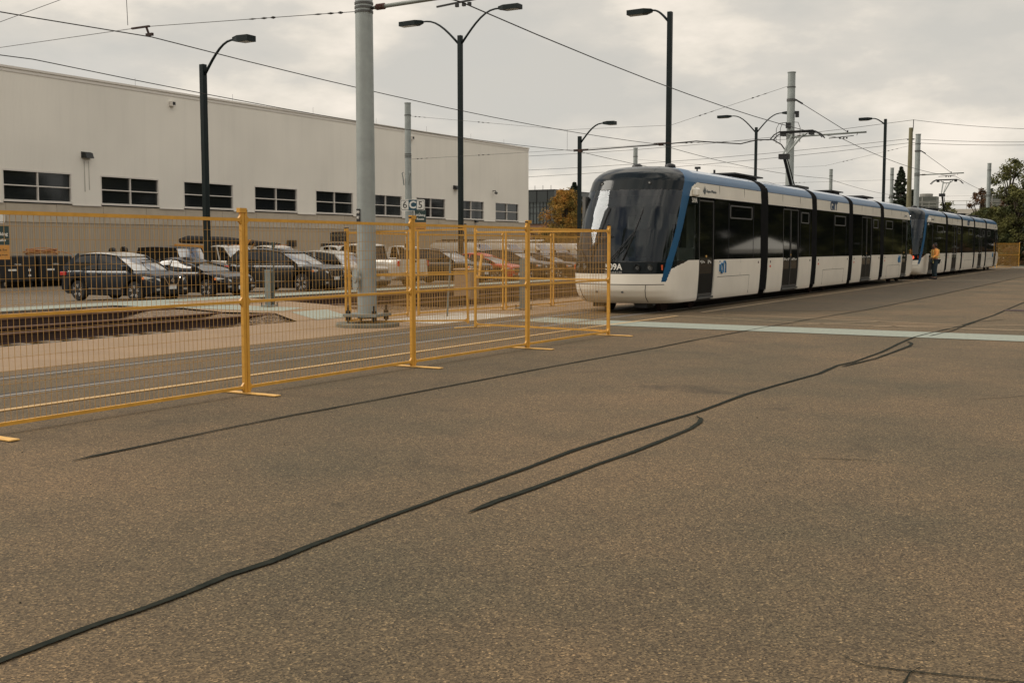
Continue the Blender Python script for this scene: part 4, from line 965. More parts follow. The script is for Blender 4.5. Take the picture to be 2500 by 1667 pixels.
def cabin(par, g, belt, H, W, pm, roofm, tw=.70, bw=.90, rear_glass=True, bpill=.5, trim=None, curve=.10):
    """g = (windscreen base x, roof front x, roof rear x, rear base x)"""
    xwb, xrf, xrr, xrb = g; wb, wr = W/2*bw, W/2*tw; zr = H-.05
    n = 8
    hl = (xrf-xrr)/2+.05; cxm = (xrf+xrr)/2-.05
    drop = lambda x, t: t*t*curve*min(1.6, ((x-cxm)/hl)**2)
    def ring(t):   # t 0 belt ..1 roof; front bulges
        xf = xwb+(xrf-xwb)*t; xr = xrb+(xrr-xrb)*t; w_ = wb+(wr-wb)*(t**1.25); z = belt+(zr-belt)*t
        pts = []
        for k in range(7):
            u = -1+2*k/6; pts.append((xf+.10*(1-u*u), u*w_, z))
        for k in range(1, 6):
            v = k/6; pts.append((xf+(xr-xf)*v, w_*(1+.02*math.sin(v*math.pi)), z))
        for k in range(7):
            u = 1-2*k/6; pts.append((xr-.07*(1-u*u), u*w_, z))
        for k in range(1, 6):
            v = k/6; pts.append((xr+(xf-xr)*v, -w_*(1+.02*math.sin(v*math.pi)), z))
        return [(x, y, z-drop(x, t)) for x, y, z in pts]
    rings = [ring(k/5) for k in range(6)]; m_ = len(rings[0]); b = MB()
    b.add([p for r_ in rings for p in r_], [(i*m_+k, i*m_+(k+1) % m_, (i+1)*m_+(k+1) % m_, (i+1)*m_+k) for i in range(5) for k in range(m_)])
    b.f.append(tuple(5*m_+k for k in range(m_))); cg = b.build('cabin_glass', M_CGLASS, par, smooth='auto'); cg.data.materials.append(M_CWIND)
    for p_ in cg.data.polygons:
        if p_.normal.x > .35 and p_.center.x > xrf-.02: p_.material_index = 1
    top = rings[-1]; cx = (xrf+xrr)/2; b = MB(); lv = [(1.012, -.012), (1.02, .012), (.97, .035), (.85, .052), (.55, .068), (0, .074)]
    for s, dz in lv: b.v += [(cx+(x-cx)*(1+(s-1)*.9 if s > .9 else s), y*s, z+dz) for x, y, z in top]
    for i in range(len(lv)-1):
        for k in range(m_): b.f.append((i*m_+k, i*m_+(k+1) % m_, (i+1)*m_+(k+1) % m_, (i+1)*m_+k))
    b.build('roof', roofm, par, smooth=True)
    for s in (-1, 1):
        b = MB()
        def P_(t, v):
            xf = xwb+(xrf-xwb)*t; xr = xrb+(xrr-xrb)*t; w_ = wb+(wr-wb)*(t**1.25); return (xf+(xr-xf)*v, s*w_*(1.006+.02*math.sin(v*math.pi)), belt+(zr-belt)*t-drop(xf+(xr-xf)*v, t))
        for v, wd in ((0.0, .055), (bpill, .07), (.985, .20)):
            for i in range(5): b.bar(P_(i/5, v), P_((i+1)/5+.01, v), wd, .03, up=(0, 1, 0))
        for k in range(6): b.bar(P_(1, k/6), P_(1, (k+1)/6), .05, .04)
        b.build('pillars', pm, par)
    for s in (-1, 1):
        b = MB()
        pts = [(xwb+(xrb-xwb)*k/6+ (0), s*(wb*(1.012+.02*math.sin(k/6*math.pi))), belt+.008) for k in range(7)]
        for p, q in zip(pts, pts[1:]): b.bar(p, q, .012, .018)
        b.build('belt_trim', trim or M_CTRIM, par)
def vehicle(label, cat, L, W, H, belt, top, g, wheels, pm, loc, rz=0, r=.34, roofm=None, spokes=5, grille='bar', front='car', sc=.96, extras=None, name='parked_car', tw=.72, bw=.9, trim=None, base=.22, group='vehicles parked beyond the tracks', rimm=None, bp=.5, curve=.10):
    t = thing(name, label, cat, loc, rz, group); t.scale = (sc, sc, sc)
    wl = [(wheels[0], r), (wheels[1], r)]
    body_loft(L, W, top, base, wl).build('body', pm, t, smooth='auto')
    MB().box(-L/2+.35, L/2-.35, -W/2+.22, W/2-.22, base-.04, belt-.15).build('underbody', M_CTRIM, t)
    # lower cladding and arch trims
    for s in (-1, 1):
        b = MB()
        for xw, r_ in wl:
            pts = [(xw+(r+.085)*math.cos(a), s*(W/2+.004), r+(r+.085)*math.sin(a)) for a in [math.pi*k/12 for k in range(13)]]
            for p, q in zip(pts, pts[1:]): b.bar(p, q, .02, .045, up=(0, 1, 0))
        b.bar((wheels[1]+r+.1, s*(W/2-.015), base+.07), (wheels[0]-r-.1, s*(W/2-.015), base+.07), .05, .12)
        b.build('cladding', M_CTRIM, t)
    if g: cabin(t, g, belt, H, W, pm, roofm or pm, tw, bw, bpill=bp, trim=trim, curve=curve)
    for xw in wheels:
        for s in (-1, 1): wheel(t, xw, s*(W/2-.115), r, s, spokes, rimm)
    # door joints and handles
    b = MB(); hb = MB()
    if g:
        xd = [wheels[0]-r-.12, g[0]*(1-bp)+g[3]*bp, wheels[1]+r*.5+.1]
        for s in (-1, 1):
            for x in xd: b.bar((x, s*(W/2+.002), base+.18), (x, s*(W/2*.985), belt-.03), .006, .012, up=(0, 1, 0))
            for x in xd[1:]: hb.box(x+.06, x+.24, min(s*(W/2-.01), s*(W/2+.02)), max(s*(W/2-.01), s*(W/2+.02)), belt-.14, belt-.11)
        b.build('door_gap', M_RUBBER, t); hb.build('door_handle', pm, t)
        for s in (-1, 1): 
            MB().box(g[0]-.30, g[0]-.14, min(s*(W/2-.02), s*(W/2+.17)), max(s*(W/2-.02), s*(W/2+.17)), belt+.02, belt+.17).build('side_mirror', M_CTRIM if pm is not M_PBLUE else pm, t, bev=.03)
    fz = lerp(top, L/2-.12); F = L/2
    nw = W/2*(1-.17)
    tailless = name == 'pickup_truck'
    if front:
        for s in (-1, 1):
            hp = [(F-.04, s*.50, fz-.10), (F-.11, s*.72, fz-.07), (F-.42, s*(W/2-.02), fz-.01), (F-.40, s*(W/2-.005), fz-.11), (F-.11, s*.74, fz-.20), (F-.02, s*.50, fz-.19)]
            n_ = len(hp); b = MB().add([(x+.025, y*1.012, z) for x, y, z in hp]+[(x-.1, y*.96, z) for x, y, z in hp], [tuple(range(n_)), tuple(range(n_, 2*n_))[::-1]]+[(i, n_+i, n_+(i+1) % n_, (i+1) % n_) for i in range(n_)])
            h = b.build('headlight', M_HL, t)
            MB().box(F-.44, F-.36, *sorted((s*(W/2-.03), s*(W/2+.012))), fz-.12, fz-.045).build('turn_light', M_TURN, h)
            if not tailless: MB().box(-L/2+.02, -L/2+.30, *sorted((s*(W/2*.70), s*(W/2*.985))), belt-.19, belt-.06).build('taillight', M_TL, t, bev=.02)
            MB().box(F-.07, F+.01, *sorted((s*.52, s*.70)), .38, .45).build('fog_light', M_HL, t)
        gw = .46; gz0, gz1 = fz-.30, fz-.06
        gr = MB().box(F-.08, F+.022, -gw, gw, gz0, gz1).build('grille', M_CTRIM, t, bev=.01)
        b = MB(); X = F+.026
        if grille == 'v':
            for s in (-1, 1): b.bar((X, s*.36, gz1), (X, s*.19, gz0+.0), .03, .035, up=(1, 0, 0))
            b.bar((X, -.2, gz0), (X, .2, gz0), .03, .03)
            b.lathe([(.075, 0), (.075, .01), (.055, .012), (.055, 0)], 20, (X, 0, (gz0+gz1)/2+.02), 'x').bar((X+.004, -.085, (gz0+gz1)/2+.02), (X+.004, .085, (gz0+gz1)/2+.02), .02, .022)
        elif grille == 'mesh':
            for i in range(7):
                for j in range(5):
                    y, z = -.38+.127*i+(.06 if j % 2 else 0), gz0+.03+.048*j; b.bar((X, y-.03, z), (X, y, z+.03), .006, .01).bar((X, y, z+.03), (X, y+.03, z), .006, .01)
            for s in (-1, 1): b.bar((X, s*.47, gz1), (X, s*.40, gz0), .02, .03, up=(1, 0, 0))
            b.bar((X, -.47, gz1), (X, .47, gz1), .02, .02).bar((X, -.4, gz0-.01), (X, .4, gz0-.01), .02, .03)
        elif grille == 'slots':
            for i in range(8): y = -.40+.114*i; b.box(X-.01, X+.01, y-.022, y+.022, gz0, gz1)
            b.box(X-.01, X+.01, -.43, .43, gz1-.02, gz1+.02); b.box(X-.01, X+.01, -.43, .43, gz0-.02, gz0+.02)
        else:
            for j in range(4): z = gz0+.04+.055*j; b.bar((X, -.42, z), (X, .42, z), .01, .010)
            b.lathe([(.06, 0), (.06, .012), (.045, .014), (.045, 0)], 18, (X, 0, (gz0+gz1)/2), 'x')
        b.build('grille_trim', M_CHROME if grille != 'slots' else pm, gr)
        MB().box(F-.05, F+.03, -.62, .62, base+.02, base+.17).build('front_bumper', M_CTRIM, t, bev=.03)
        MB().box(F+.02, F+.034, -.17, .17, gz0-.15, gz0-.02).build('number_plate', M_PLATE, t)
        MB().box(-L/2-.02, -L/2+.08, -.7, .7, base+.08, base+.28).build('rear_bumper', M_CTRIM, t, bev=.03)
    if extras: extras(t)
    return t
GZ = lambda X: lerp([(-46, -.17), (-31, -.16), (-26.6, -.03), (-25.6, 0)], X)
NX = -25.85
def suvtop(L, hz, belt, tail=None, fr=.78): return [(-L/2, .62), (-L/2+.06, tail or belt-.06), (-L/2+.35, belt), (L/2-1.25, belt-.0), (L/2-.9, hz+.03), (L/2-.3, hz-.04), (L/2-.08, hz-.13), (L/2, fr-.18)]
def nearcar(y, L, **k): return vehicle(L=L, loc=(NX-.5*L*.915, y, GZ(NX-.5*L*.915)-.015), sc=.915, **k)
def chrome_side(L, W, z):
    def f(t):
        b = MB()
        for s in (-1, 1): b.bar((-.75, s*(W/2+.01), z), (.75, s*(W/2+.01), z), .012, .02)
        b.build('sill_trim', M_CHROME, t)
    return f
nearcar(23.8, 4.30, label='dark blue crossover with a pale roof, leftmost of the parked cars', cat='car', W=1.76, H=1.62, belt=1.03, curve=.07, top=suvtop(4.3, .98, 1.03), g=(1.22, .35, -1.42, -2.05), wheels=(1.34, -1.28), pm=M_PBLUE, rz=R(3), roofm=M_PSIL, grille='v', spokes=5, extras=chrome_side(4.3, 1.76, .42))
nearcar(26.75, 4.4, label='low black hatchback with chrome window trim between the blue crossover and the black SUV', cat='car', W=1.8, H=1.42, belt=.95, top=suvtop(4.4, .88, .94, fr=.72), g=(1.15, .10, -1.05, -2.1), wheels=(1.38, -1.34), pm=M_PBLK, rz=R(3), trim=M_CHROME, tw=.68)
nearcar(31.6, 4.98, label='large graphite SUV with a mesh grille left of the big grey pole', cat='suv', W=1.97, H=1.75, belt=1.12, top=suvtop(4.98, 1.08, 1.10, fr=.85), g=(1.25, .35, -1.8, -2.38), wheels=(1.52, -1.38), r=.39, pm=M_PGRN, rz=R(3), trim=M_CHROME, grille='mesh', spokes=6, tw=.76, extras=chrome_side(5, 1.97, .46))
nearcar(34.4, 4.4, label='pale boxy SUV with a slotted grille hidden behind the big grey pole', cat='suv', W=1.8, H=1.66, belt=1.08, top=suvtop(4.4, 1.02, 1.06, fr=.85), g=(.75, .3, -1.85, -2.15), wheels=(1.32, -1.32), pm=M_PSIL, rz=R(2), grille='slots', tw=.80)
def pickup(label, loc, rz, pm, roofbits=False, L=5.6, crew=True, group='vehicles parked beyond the tracks', orange=False):
    top = [(-L/2, .62), (-L/2+.02, 1.22), (-.35, 1.22), (-.30, 1.20), (L/2-1.45, 1.16), (L/2-1.1, 1.15), (L/2-.3, 1.08), (L/2-.05, .98), (L/2, .7)]
    def ex(t):
        MB().box(-L/2+.08, -.42, -.76, .76, 1.20, 1.248).build('bed_liner', M_CTRIM, t)
        tg = MB().box(-L/2-.025, -L/2+.04, -.80, .80, .70, 1.24).build('tailgate', pm, t, bev=.015)
        MB().box(-L/2-.035, -L/2-.02, -.14, .14, 1.10, 1.19).build('tailgate_handle', M_CTRIM, tg)
        MB().lathe([(.06, 0), (.05, -.012), (0, -.014)], 16, (-L/2-.026, 0, .98), 'x').build('badge', M_TURN, tg)
        for s in (-1, 1): MB().box(-L/2-.02, -L/2+.06, *sorted((s*.87, s*.95)), .95, 1.18).build('taillight', M_TL, t)
        MB().box(-L/2-.14, -L/2, -.8, .8, .48, .62).build('step_bumper', M_CHROME, t, bev=.02)
        if roofbits:
            b = MB()
            b.box(.0, .22, -.55, .55, 1.91, 2.0); b.box(-.42, -.36, -.8, .8, 1.25, 2.02)
            for k in range(5): b.tube([(.1, -.4+.2*k, 1.9), (.1, -.4+.2*k, 2.06)], .04, 8)
            b.build('light_bar', M_DARK, t)
        for k in range(5): MB().box(.62, .68, -.5+.24*k, -.44+.24*k, 1.905, 1.93).build('roof_marker', M_TURN, t) if roofbits else None
    return vehicle(label, 'pickup truck', L, 1.98, 1.90, 1.18, top, (1.32, .68, -.30 if crew else .0, -.42), (1.78, -1.72), pm, loc, rz, r=.40, tw=.80, extras=ex, name='pickup_truck', base=.38, group=group, bp=.48, curve=.05)
pickup('white crew cab pickup parked tail first, its tailgate towards the tracks', (-29.0, 37.6, GZ(-29)-.01), R(173), M_PWHT)
nearcar(42.1, 4.9, label='dark bronze pickup like SUV with a white plate, right of the white pickup', cat='suv', W=1.95, H=1.74, belt=1.12, top=suvtop(4.9, 1.05, 1.10, fr=.85), g=(1.15, .3, -1.7, -2.25), wheels=(1.5, -1.4), r=.38, pm=M_PBRZ, rz=R(2), tw=.76)
nearcar(45.1, 4.2, label='bright red hatchback half hidden behind a yellow fence post', cat='car', W=1.75, H=1.5, belt=.98, top=suvtop(4.2, .92, .98, fr=.72), g=(1.1, .2, -1.1, -1.98), wheels=(1.3, -1.25), pm=M_PRED, rz=R(2))
nearcar(48.3, 4.7, label='dark graphite SUV next to the red hatchback', cat='suv', W=1.9, H=1.68, belt=1.08, top=suvtop(4.7, 1.02, 1.07, fr=.8), g=(1.15, .3, -1.65, -2.2), wheels=(1.45, -1.35), r=.36, pm=M_PGRN, rz=R(2), tw=.74)
nearcar(51.5, 4.8, label='black sedan parked closest to the tram nose', cat='car', W=1.86, H=1.5, belt=1.0, top=suvtop(4.8, .95, .98, fr=.75), g=(1.1, .15, -1.0, -1.95), wheels=(1.45, -1.4), pm=M_PBLK, rz=R(2), tw=.7)
nearcar(54.6, 4.6, label='dark blue sedan partly hidden by the tram nose', cat='car', W=1.82, H=1.5, belt=1.0, top=suvtop(4.6, .95, .98, fr=.75), g=(.95, .2, -1.3, -1.95), wheels=(1.4, -1.35), pm=M_PBLUE, rz=R(2), tw=.7)
# second row
vehicle('black boxy off road car with an open rear, behind the low black hatchback', 'suv', 4.3, 1.85, 1.84, 1.22, [(-2.15, .7), (-2.12, 1.16), (-1.9, 1.2), (.55, 1.2), (.75, 1.18), (1.9, 1.10), (2.05, 1.0), (2.15, .8)], (.72, .42, -1.85, -2.05), (1.3, -1.2), M_PBLK, (-37.4, 35.2, -.17), R(2), r=.40, tw=.86, curve=.03, grille='slots', base=.42, group='vehicles in the second row')
pickup('white pickup with a black cab rack, left of the first double fence post', (-38.2, 38.7, -.17), R(0), M_PWHT, True, group='vehicles in the second row')
pickup('white pickup with orange roof markers right of the first double fence post', (-38.6, 42.2, -.17), R(0), M_PWHT, True, group='vehicles in the second row')
pickup('white pickup with a light bar behind the graphite SUV', (-38.4, 47.1, -.17), R(0), M_PWHT, True, group='vehicles in the second row')
pickup('white pickup facing the tracks behind the one parked tail first', (-38.4, 53.2, -.17), R(0), M_PWHT, False, group='vehicles in the second row')
def van(label, loc, rack, L=5.6, H=2.12, W=2.0):
    top = [(-L/2, .62), (-L/2+.03, H-.12), (-L/2+.2, H-.03), (L/2-2.5, H-.02), (L/2-2.0, H-.10), (L/2-1.15, 1.30), (L/2-.9, 1.20), (L/2-.25, 1.02), (L/2-.05, .92), (L/2, .65)]
    def ex(t):
        b = MB()
        for s in (-1, 1): b.add([(L/2-2.35, s*(W/2*.962), H-.30), (L/2-1.95, s*(W/2*.965), H-.34), (L/2-1.28, s*(W/2*.985), 1.32), (L/2-2.42, s*(W/2*.995), 1.30)], [(0, 1, 2, 3)])
        b.build('side_window', M_CGLASS, t)
        MB().add([(L/2-1.97, -.78, H-.10), (L/2-1.97, .78, H-.10), (L/2-1.16, .82, 1.35), (L/2-1.16, -.82, 1.35)], [(0, 1, 2, 3)]).build('windshield', M_CWIND, t)
        if rack:
            b = MB()
            for s in (-.7, .7): b.tube([(-L/2+.4, s, H+.14), (L/2-2.2, s, H+.14)], .02, 6)
            for k in range(6):
                x = -L/2+.5+k*.5; b.tube([(x, -.7, H+.14), (x, .7, H+.14)], .018, 6)
                for s in (-.7, .7): b.tube([(x, s, H-.02), (x, s, H+.2)], .016, 6)
            b.tube([(-L/2+.2, .3, H+.2), (L/2-1.8, .3, H+.2)], .04, 6)
            b.build('roof_rack', M_CTRIM if rack > 1 else M_PWHT, t)
        for s in (-1, 1): MB().box(L/2-1.5, L/2-1.38, *sorted((s*(W/2), s*(W/2+.2))), 1.32, 1.6).build('side_mirror', M_CTRIM, t, bev=.03)
    return vehicle(label, 'van', L, W, H, 1.25, top, None, (L/2-.95, -L/2+1.15), M_PWHT, loc, 0, r=.36, extras=ex, name='cargo_van', group='white vans in the second row', base=.3)
van('white cargo van with a ladder rack, leftmost of the white vans', (-39.2, 62.0, -.17), 2)
van('white cargo van with a roof rack, second of the white vans', (-38.8, 65.2, -.17), 1)
van('white cargo van beside the corner of the long building', (-38.6, 69.0, -.17), 1)
van('long white van with a sloping hood, nearest the tram nose', (-38.2, 74.0, -.17), 0, L=6.0)
van('white cargo van just left of the white van with the sloping hood', (-38.6, 71.6-.2, -.17), 0)
# orange crane truck
ct = thing('crane_truck', 'orange truck mounted crane with a black boom behind the black off road car', 'crane truck', (-43.0, 42.8, -.17), R(2))
M_ORG = mat('crane_orange', (.50, .22, .035), .5, var=.15, vscale=3)
MB().box(-1, 1, -3.2, 3.4, .9, 1.15).build('truck_bed', M_DARK, ct)
for s in (-1, 1):
    for y in (-2.3, -1.3, 2.4): MB().lathe([(0, -.15), (.45, -.15), (.48, 0), (.45, .15), (0, .15)], 20, (s*.9, y, .48), 'x').build('wheel', M_TYRE, ct, smooth='auto')
bm_ = MB().bar((.6, -3.4, 1.75), (.6, .2, 1.62), .3, .30).bar((.6, .2, 1.62), (.6, .7, 1.0), .3, .5); bm_.build('boom', M_ORG, ct, bev=.03)
text('lettering', 'PALFINGER', .16, (.76, -1.0, 1.68), (0, 1, 0), (0, 0, 1), M_INK, ct)
MB().tube([(.6, -3.1, 2.06), (.6, -2.6, 2.12), (.6, .3, 2.08), (.6, 3.4, 1.92), (.6, 4.2, 1.85)], [.12, .2, .2, .12, .05], 12).build('hose_reel', M_RUBBER, ct, smooth=True)
MB().extr([(.6, .6), (1.3, 2.0), (1.9, 2.15), (1.15, 1.4), (1.1, .6)], .5, .8, 'x').build('outrigger', M_ORG, ct)
b = MB()
for k in range(8): b.bar((.8, 1.5+k*.15, 1.05), (.8, 2.1+k*.15, 1.95), .03, .03)
b.build('hose_bundle', M_ORG, ct)
# site equipment at far left
def dumpster(y, label, w_=1.75):
    t = thing('generator_cabinet', label, 'generator', (-43.2, y, -.17), R(2), 'black generator cabinets by the wall')
    MB().box(-.9, .9, -w_/2, w_/2, .25, 1.36).build('housing', M_DARK, t, bev=.05)
    for s in (-1, 1): MB().box(-.8, .8, s*w_/2*.8-.05, s*w_/2*.8+.05, 0, .25).build('skid', M_DARK, t)
    text('lettering', 'DIESEL', .12, (.905, 0, .98), (0, 1, 0), (0, 0, 1), M_SIGNW, t)
    MB().box(.90, .91, -.5, -.1, .72, .80).build('label_plate', M_SIGNW, t); MB().box(.90, .91, .5, .62, .70, .80).box(.9, .91, .5, .62, .48, .56).build('label_plate', M_SIGNW, t)
    return t
dumpster(30.5, 'black generator cabinet at the left edge of the photo')
dumpster(32.4, 'black generator cabinet topped by tangled orange hose')
hs = MB(); random.seed(3)
for k in range(7):
    a0 = random.uniform(0, 6); rr = random.uniform(.45, .75)
    hs.tube([(rr*.6*math.cos(a0+u*.45), rr*1.3*math.sin(a0+u*.45), .03+.035*k+.05*math.sin(u*.9+k)) for u in range(15)], .018, 5)
hs.tube([(.3, .8, .12), (.6, 1.1, .0), (.92, 1.05, -.5), (.95, 1.2, -1.1)], .018, 5).build('orange_hose', mat('hose_orange', (.40, .16, .05), .6), label='tangle of orange hose lying on the second black generator', cat='hose', loc=(-43.2, 32.4, 1.25), smooth=True)
tk = thing('tank_trailer', 'round grey tank trailer between the generators and the blue crossover', 'trailer', (-42.8, 34.2, -.17), R(2))
MB().tube([(-.9, 0, .95), (-.75, 0, .95), (.75, 0, .95), (.9, 0, .95)], [.3, .48, .48, .3], 20).build('tank', M_POLE2, tk, smooth='auto')
for s in (-.4, .4): MB().lathe([(0, -.08), (.3, -.08), (.3, .08), (0, .08)], 16, (s, .5, .3), 'y').build('wheel', M_TYRE, tk)
MB().box(-.9, .9, -.3, .3, .3, .5).build('frame', M_DARK, tk)
bx = thing('equipment_box', 'low black equipment box behind the tail of the blue crossover', 'equipment box', (-42.5, 36.0, -.17), R(2))
MB().box(-.8, .8, -.8, 1.3, .1, 1.08).build('housing', M_DARK, bx, bev=.04)
b = MB()
for x, z in ((0, 1.55), (.1, 1.6)): b.lathe([(0, -.1), (.16, -.1), (.18, 0), (.16, .1), (0, .1)], 14, (x, -.3+x*6, z), 'y')
b.tube([(0, -.3, 1.1), (0, -.3, 1.5)], .04, 6).tube([(.1, .3, 1.1), (.1, .3, 1.6)], .04, 6).bar((0, -.5, 1.35), (.1, .6, 1.35), .05, .05); b.build('work_lamps', M_DARK, bx)
# ================= LONG BUILDING =================
BX = -46; BY1 = 81.9
bld = thing('depot_building', 'long white depot building with a row of dark windows above a tan precast base', 'building', (BX, 0, -.3))
def siding(name, c, pitch, axis_scale, rough=.55):
    m = mat(name, c, rough, spec=.3); t, p, N_, K_ = nodes_of(m); g = N_('ShaderNodeTexCoord').outputs['Object']
    wv = N_('ShaderNodeTexWave'); wv.wave_type = 'BANDS'; wv.bands_direction = 'Y'; wv.inputs['Scale'].default_value = axis_scale; K_(g, wv.inputs['Vector'])
    mp_ = N_('ShaderNodeMapping'); mp_.inputs['Scale'].default_value = (1, 1, .06); K_(g, mp_.inputs[0])
    st = tex(t, 'Noise', mp_.outputs[0], 1.4, Detail=6., Roughness=.7)
    fl = tex(t, 'Noise', g, .22, Detail=2.)
    c0 = ramp(t, st.outputs[0], [(.3, tuple(x*.94 for x in c)), (.5, tuple(x*.985 for x in c)), (.7, c)]).outputs[0]
    c1 = mixc(t, 'MULTIPLY', .12 if rough < .9 else .5, c0, ramp(t, wv.outputs['Color'], [(0, (.62, .62, .62)), (.35, (1, 1, 1)), (1, (1, 1, 1))]).outputs[0])
    c2 = mixc(t, 'MULTIPLY', .5, c1, ramp(t, fl.outputs[0], [(.35, (.84, .84, .84)), (.65, (1.03, 1.03, 1.03))]).outputs[0])
    K_(c2, p.inputs['Base Color']); b = N_('ShaderNodeBump'); b.inputs['Strength'].default_value = .2; b.inputs['Distance'].default_value = .02
    K_(wv.outputs['Color'], b.inputs['Height']); K_(b.outputs[0], p.inputs['Normal']); return m
M_SIDE = siding('metal_siding', (.78, .74, .655), .3, 4.5)
M_PREC = siding('ribbed_precast', (.42, .35, .26), .1, 2.6, .9)
M_PREP = mat('precast_panel', (.44, .38, .295), .9, var=.12, vscale=.8, bump=.2, bscale=20)
M_ROOFE = mat('roof_flashing', (.64, .60, .54), .5)
zb, zw0, zw1, zr = 3.95, 4.08, 5.42, 10.08   # heights above the building foot (0.3 m below the yard)
wins = [(32.6+5.49*i-10.98, 36.25+5.49*i-10.98) for i in range(11)]
Y0 = 8.0
b = MB().add([(0, Y0, 5.48), (0, BY1, 5.48), (0, BY1, zr), (0, Y0, zr)], [(0, 1, 2, 3)])
e = [Y0]+[v for w_ in wins for v in (w_[0]-.06, w_[1]+.06)]+[BY1]
for a, c in zip(e[::2], e[1::2]): b.add([(0, a, zb), (0, c, zb), (0, c, 5.48), (0, a, 5.48)], [(0, 1, 2, 3)])
for a, c in zip(e[::2], e[1::2]):
    b.add([(0, a, zb), (-.25, a, zb), (-.25, a, 5.48), (0, a, 5.48)], [(0, 1, 2, 3)]); b.add([(0, c, zb), (-.25, c, zb), (-.25, c, 5.48), (0, c, 5.48)], [(0, 1, 2, 3)])
b.add([(0, BY1, zb), (-60, BY1, zb), (-60, BY1, zr), (0, BY1, zr)], [(0, 1, 2, 3)])
b.build('metal_wall', M_SIDE, bld)
b = MB()
for a, c in zip(e[::2], e[1::2]): b.box(-.03, .03, a, c, zb-.05, zb)
b.build('siding_drip_edge', M_ROOFE, bld)
rb = MB().box(-60.05, -.06, Y0, BY1-.06, -.1, 3.05); rb.build('ribbed_base', M_PREC, bld)
pb = MB(); y = Y0; k = 0
while y < BY1-.1:
    y2 = min(y+5.49/2, BY1-.03); pb.box(-60, -.03, y, y2-.02, 3.05, zb-.03); y = y2
pb.build('precast_band', M_PREP, bld)
MB().box(-60, -.26, Y0, BY1-.1, zb-.02, 5.5).build('wall_core', M_RUBBER, bld)
MB().box(-60, .06, Y0-.1, BY1+.06, zr, zr+.10).box(-.2, .03, Y0, BY1+.03, zr-.16, zr-.05).build('roof_edge', M_ROOFE, bld)
M_REFL = mat('dark_reflecting_glass', (.010, .012, .014), .06, spec=.7, bump=.05, bscale=.6)
for (a, c) in wins:
    f = MB().box(-.12, .02, a-.06, c+.06, zw1-.02, zw1+.06).box(-.12, .04, a-.06, c+.06, zw0-.1, zw0+.0).box(-.12, .01, a-.06, a, zw0, zw1-.02).box(-.12, .01, c, c+.06, zw0, zw1-.02)
    f.box(-.11, .0, (a+c)/2-.025, (a+c)/2+.025, zw0, zw1-.02).box(-.11, -.002, a, (a+c)/2-.025, 4.72, 4.77).box(-.11, -.002, (a+c)/2+.025, c, 4.72, 4.77)
    o = f.build('window', M_ROOFE, bld); MB().add([(-.1, a, zw0), (-.1, c, zw0), (-.1, c, zw1), (-.1, a, zw1)], [(0, 1, 2, 3)]).build('pane', M_REFL, o)
for (y, z, kind) in ((37.2, 6.1, 'f'), (70.6, 6.05, 'f'), (42.8, 9.2, 'c'), (64.9, 9.25, 'c'), (76.2, 6.05, 'd'), (73.5, 3.6, 's')):
    z += .3
    if kind == 'f' or kind == 's':
        s = 1 if kind == 'f' else .6; MB().add([(0, y-.28*s, z-.14*s), (0, y+.28*s, z-.14*s), (0, y+.28*s, z+.16*s), (0, y-.28*s, z+.16*s), (.34*s, y-.22*s, z-.16*s), (.34*s, y+.22*s, z-.16*s), (.24*s, y+.22*s, z+.10*s), (.24*s, y-.22*s, z+.10*s)], [(4, 5, 6, 7), (0, 1, 5, 4), (3, 2, 6, 7), (0, 3, 7, 4), (1, 2, 6, 5)]).build('wall_lamp', M_DARK, bld)
    elif kind == 'c':
        o = MB().box(0, .22, y-.14, y+.14, z-.12, z+.14).build('wall_camera', M_ROOFE, bld); MB().box(.22, .23, y-.09, y+.09, z-.06, z+.10).build('lens', M_DARK, o)
    else:
        MB().tube([(0, y-.1, z), (.25, y-.1, z), (.3, y-.1, z-.12)], .04, 6).lathe([(0, z-.3), (.13, z-.24), (.14, z-.14), (.05, z-.08)], 14, (.3, y-.1, 0)).build('dome_camera', M_GREYF, bld)
MB().box(-.025, .03, 57.5, 59.2, 1.5, 2.2).build('louvre', M_GREYF, bld)
MB().box(-.02, .04, 51.8, 52.6, 1.9, 2.3).build('meter_box', M_DARK, bld)
for y in (40.5, 47.5, 54.5, 61, 67, 73, 78): MB().tube([(-.1, y, zr), (-.1, y, zr+.5)], .007, 5).build('lightning_rod', M_DARK, bld)
# stain running below the left wall lamp
MB().add([(.006, 37.05, 4.6), (.006, 37.12, 4.6), (.006, 37.1, 6.1), (.006, 37.06, 6.1)], [(0, 1, 2, 3)]).add([(.006, 37.32, 4.7), (.006, 37.38, 4.7), (.006, 37.36, 6.1), (.006, 37.33, 6.1)], [(0, 1, 2, 3)]).build('water_stain', mat('rain_stain', (.40, .37, .32), .7), bld)
# ================= DISTANT BUILDINGS =================
M_CURT = mat('curtain_wall_glass', (.11, .125, .12), .12, .2, c2=(.06, .07, .07), vscale=.5)
M_CURD = mat('dark_glass', (.03, .036, .035), .1, spec=.5); M_BRICK = mat('pinkish_brick', (.34, .20, .14), .9, var=.1, vscale=2)
ob = thing('office_building', 'distant office block with a dark glass top over pinkish brick, left of the orange tree', 'building', (-85.2, 160, -.2))
MB().box(-30, 0, 0, 30, 0, 5.6).build('brick_wall', M_BRICK, ob)
MB().box(-30, .2, -.3, 30, 5.6, 9.1).build('glass_facade', M_CURT, ob)
MB().box(-30, .5, -.6, 30, 9.1, 11.0).build('dark_glass_top', M_CURD, ob)
MB().box(-30, .6, -.7, 30.1, 11.0, 11.12).build('roof_edge', M_DARK, ob)
b = MB()
for k in range(26): b.box(-.5-k*.62-.04, -.5-k*.62+.04, -.38, -.28, 5.6, 9.1)
for z in (7.3, 8.3): b.box(-16, .2, -.39, -.29, z, z+.06)
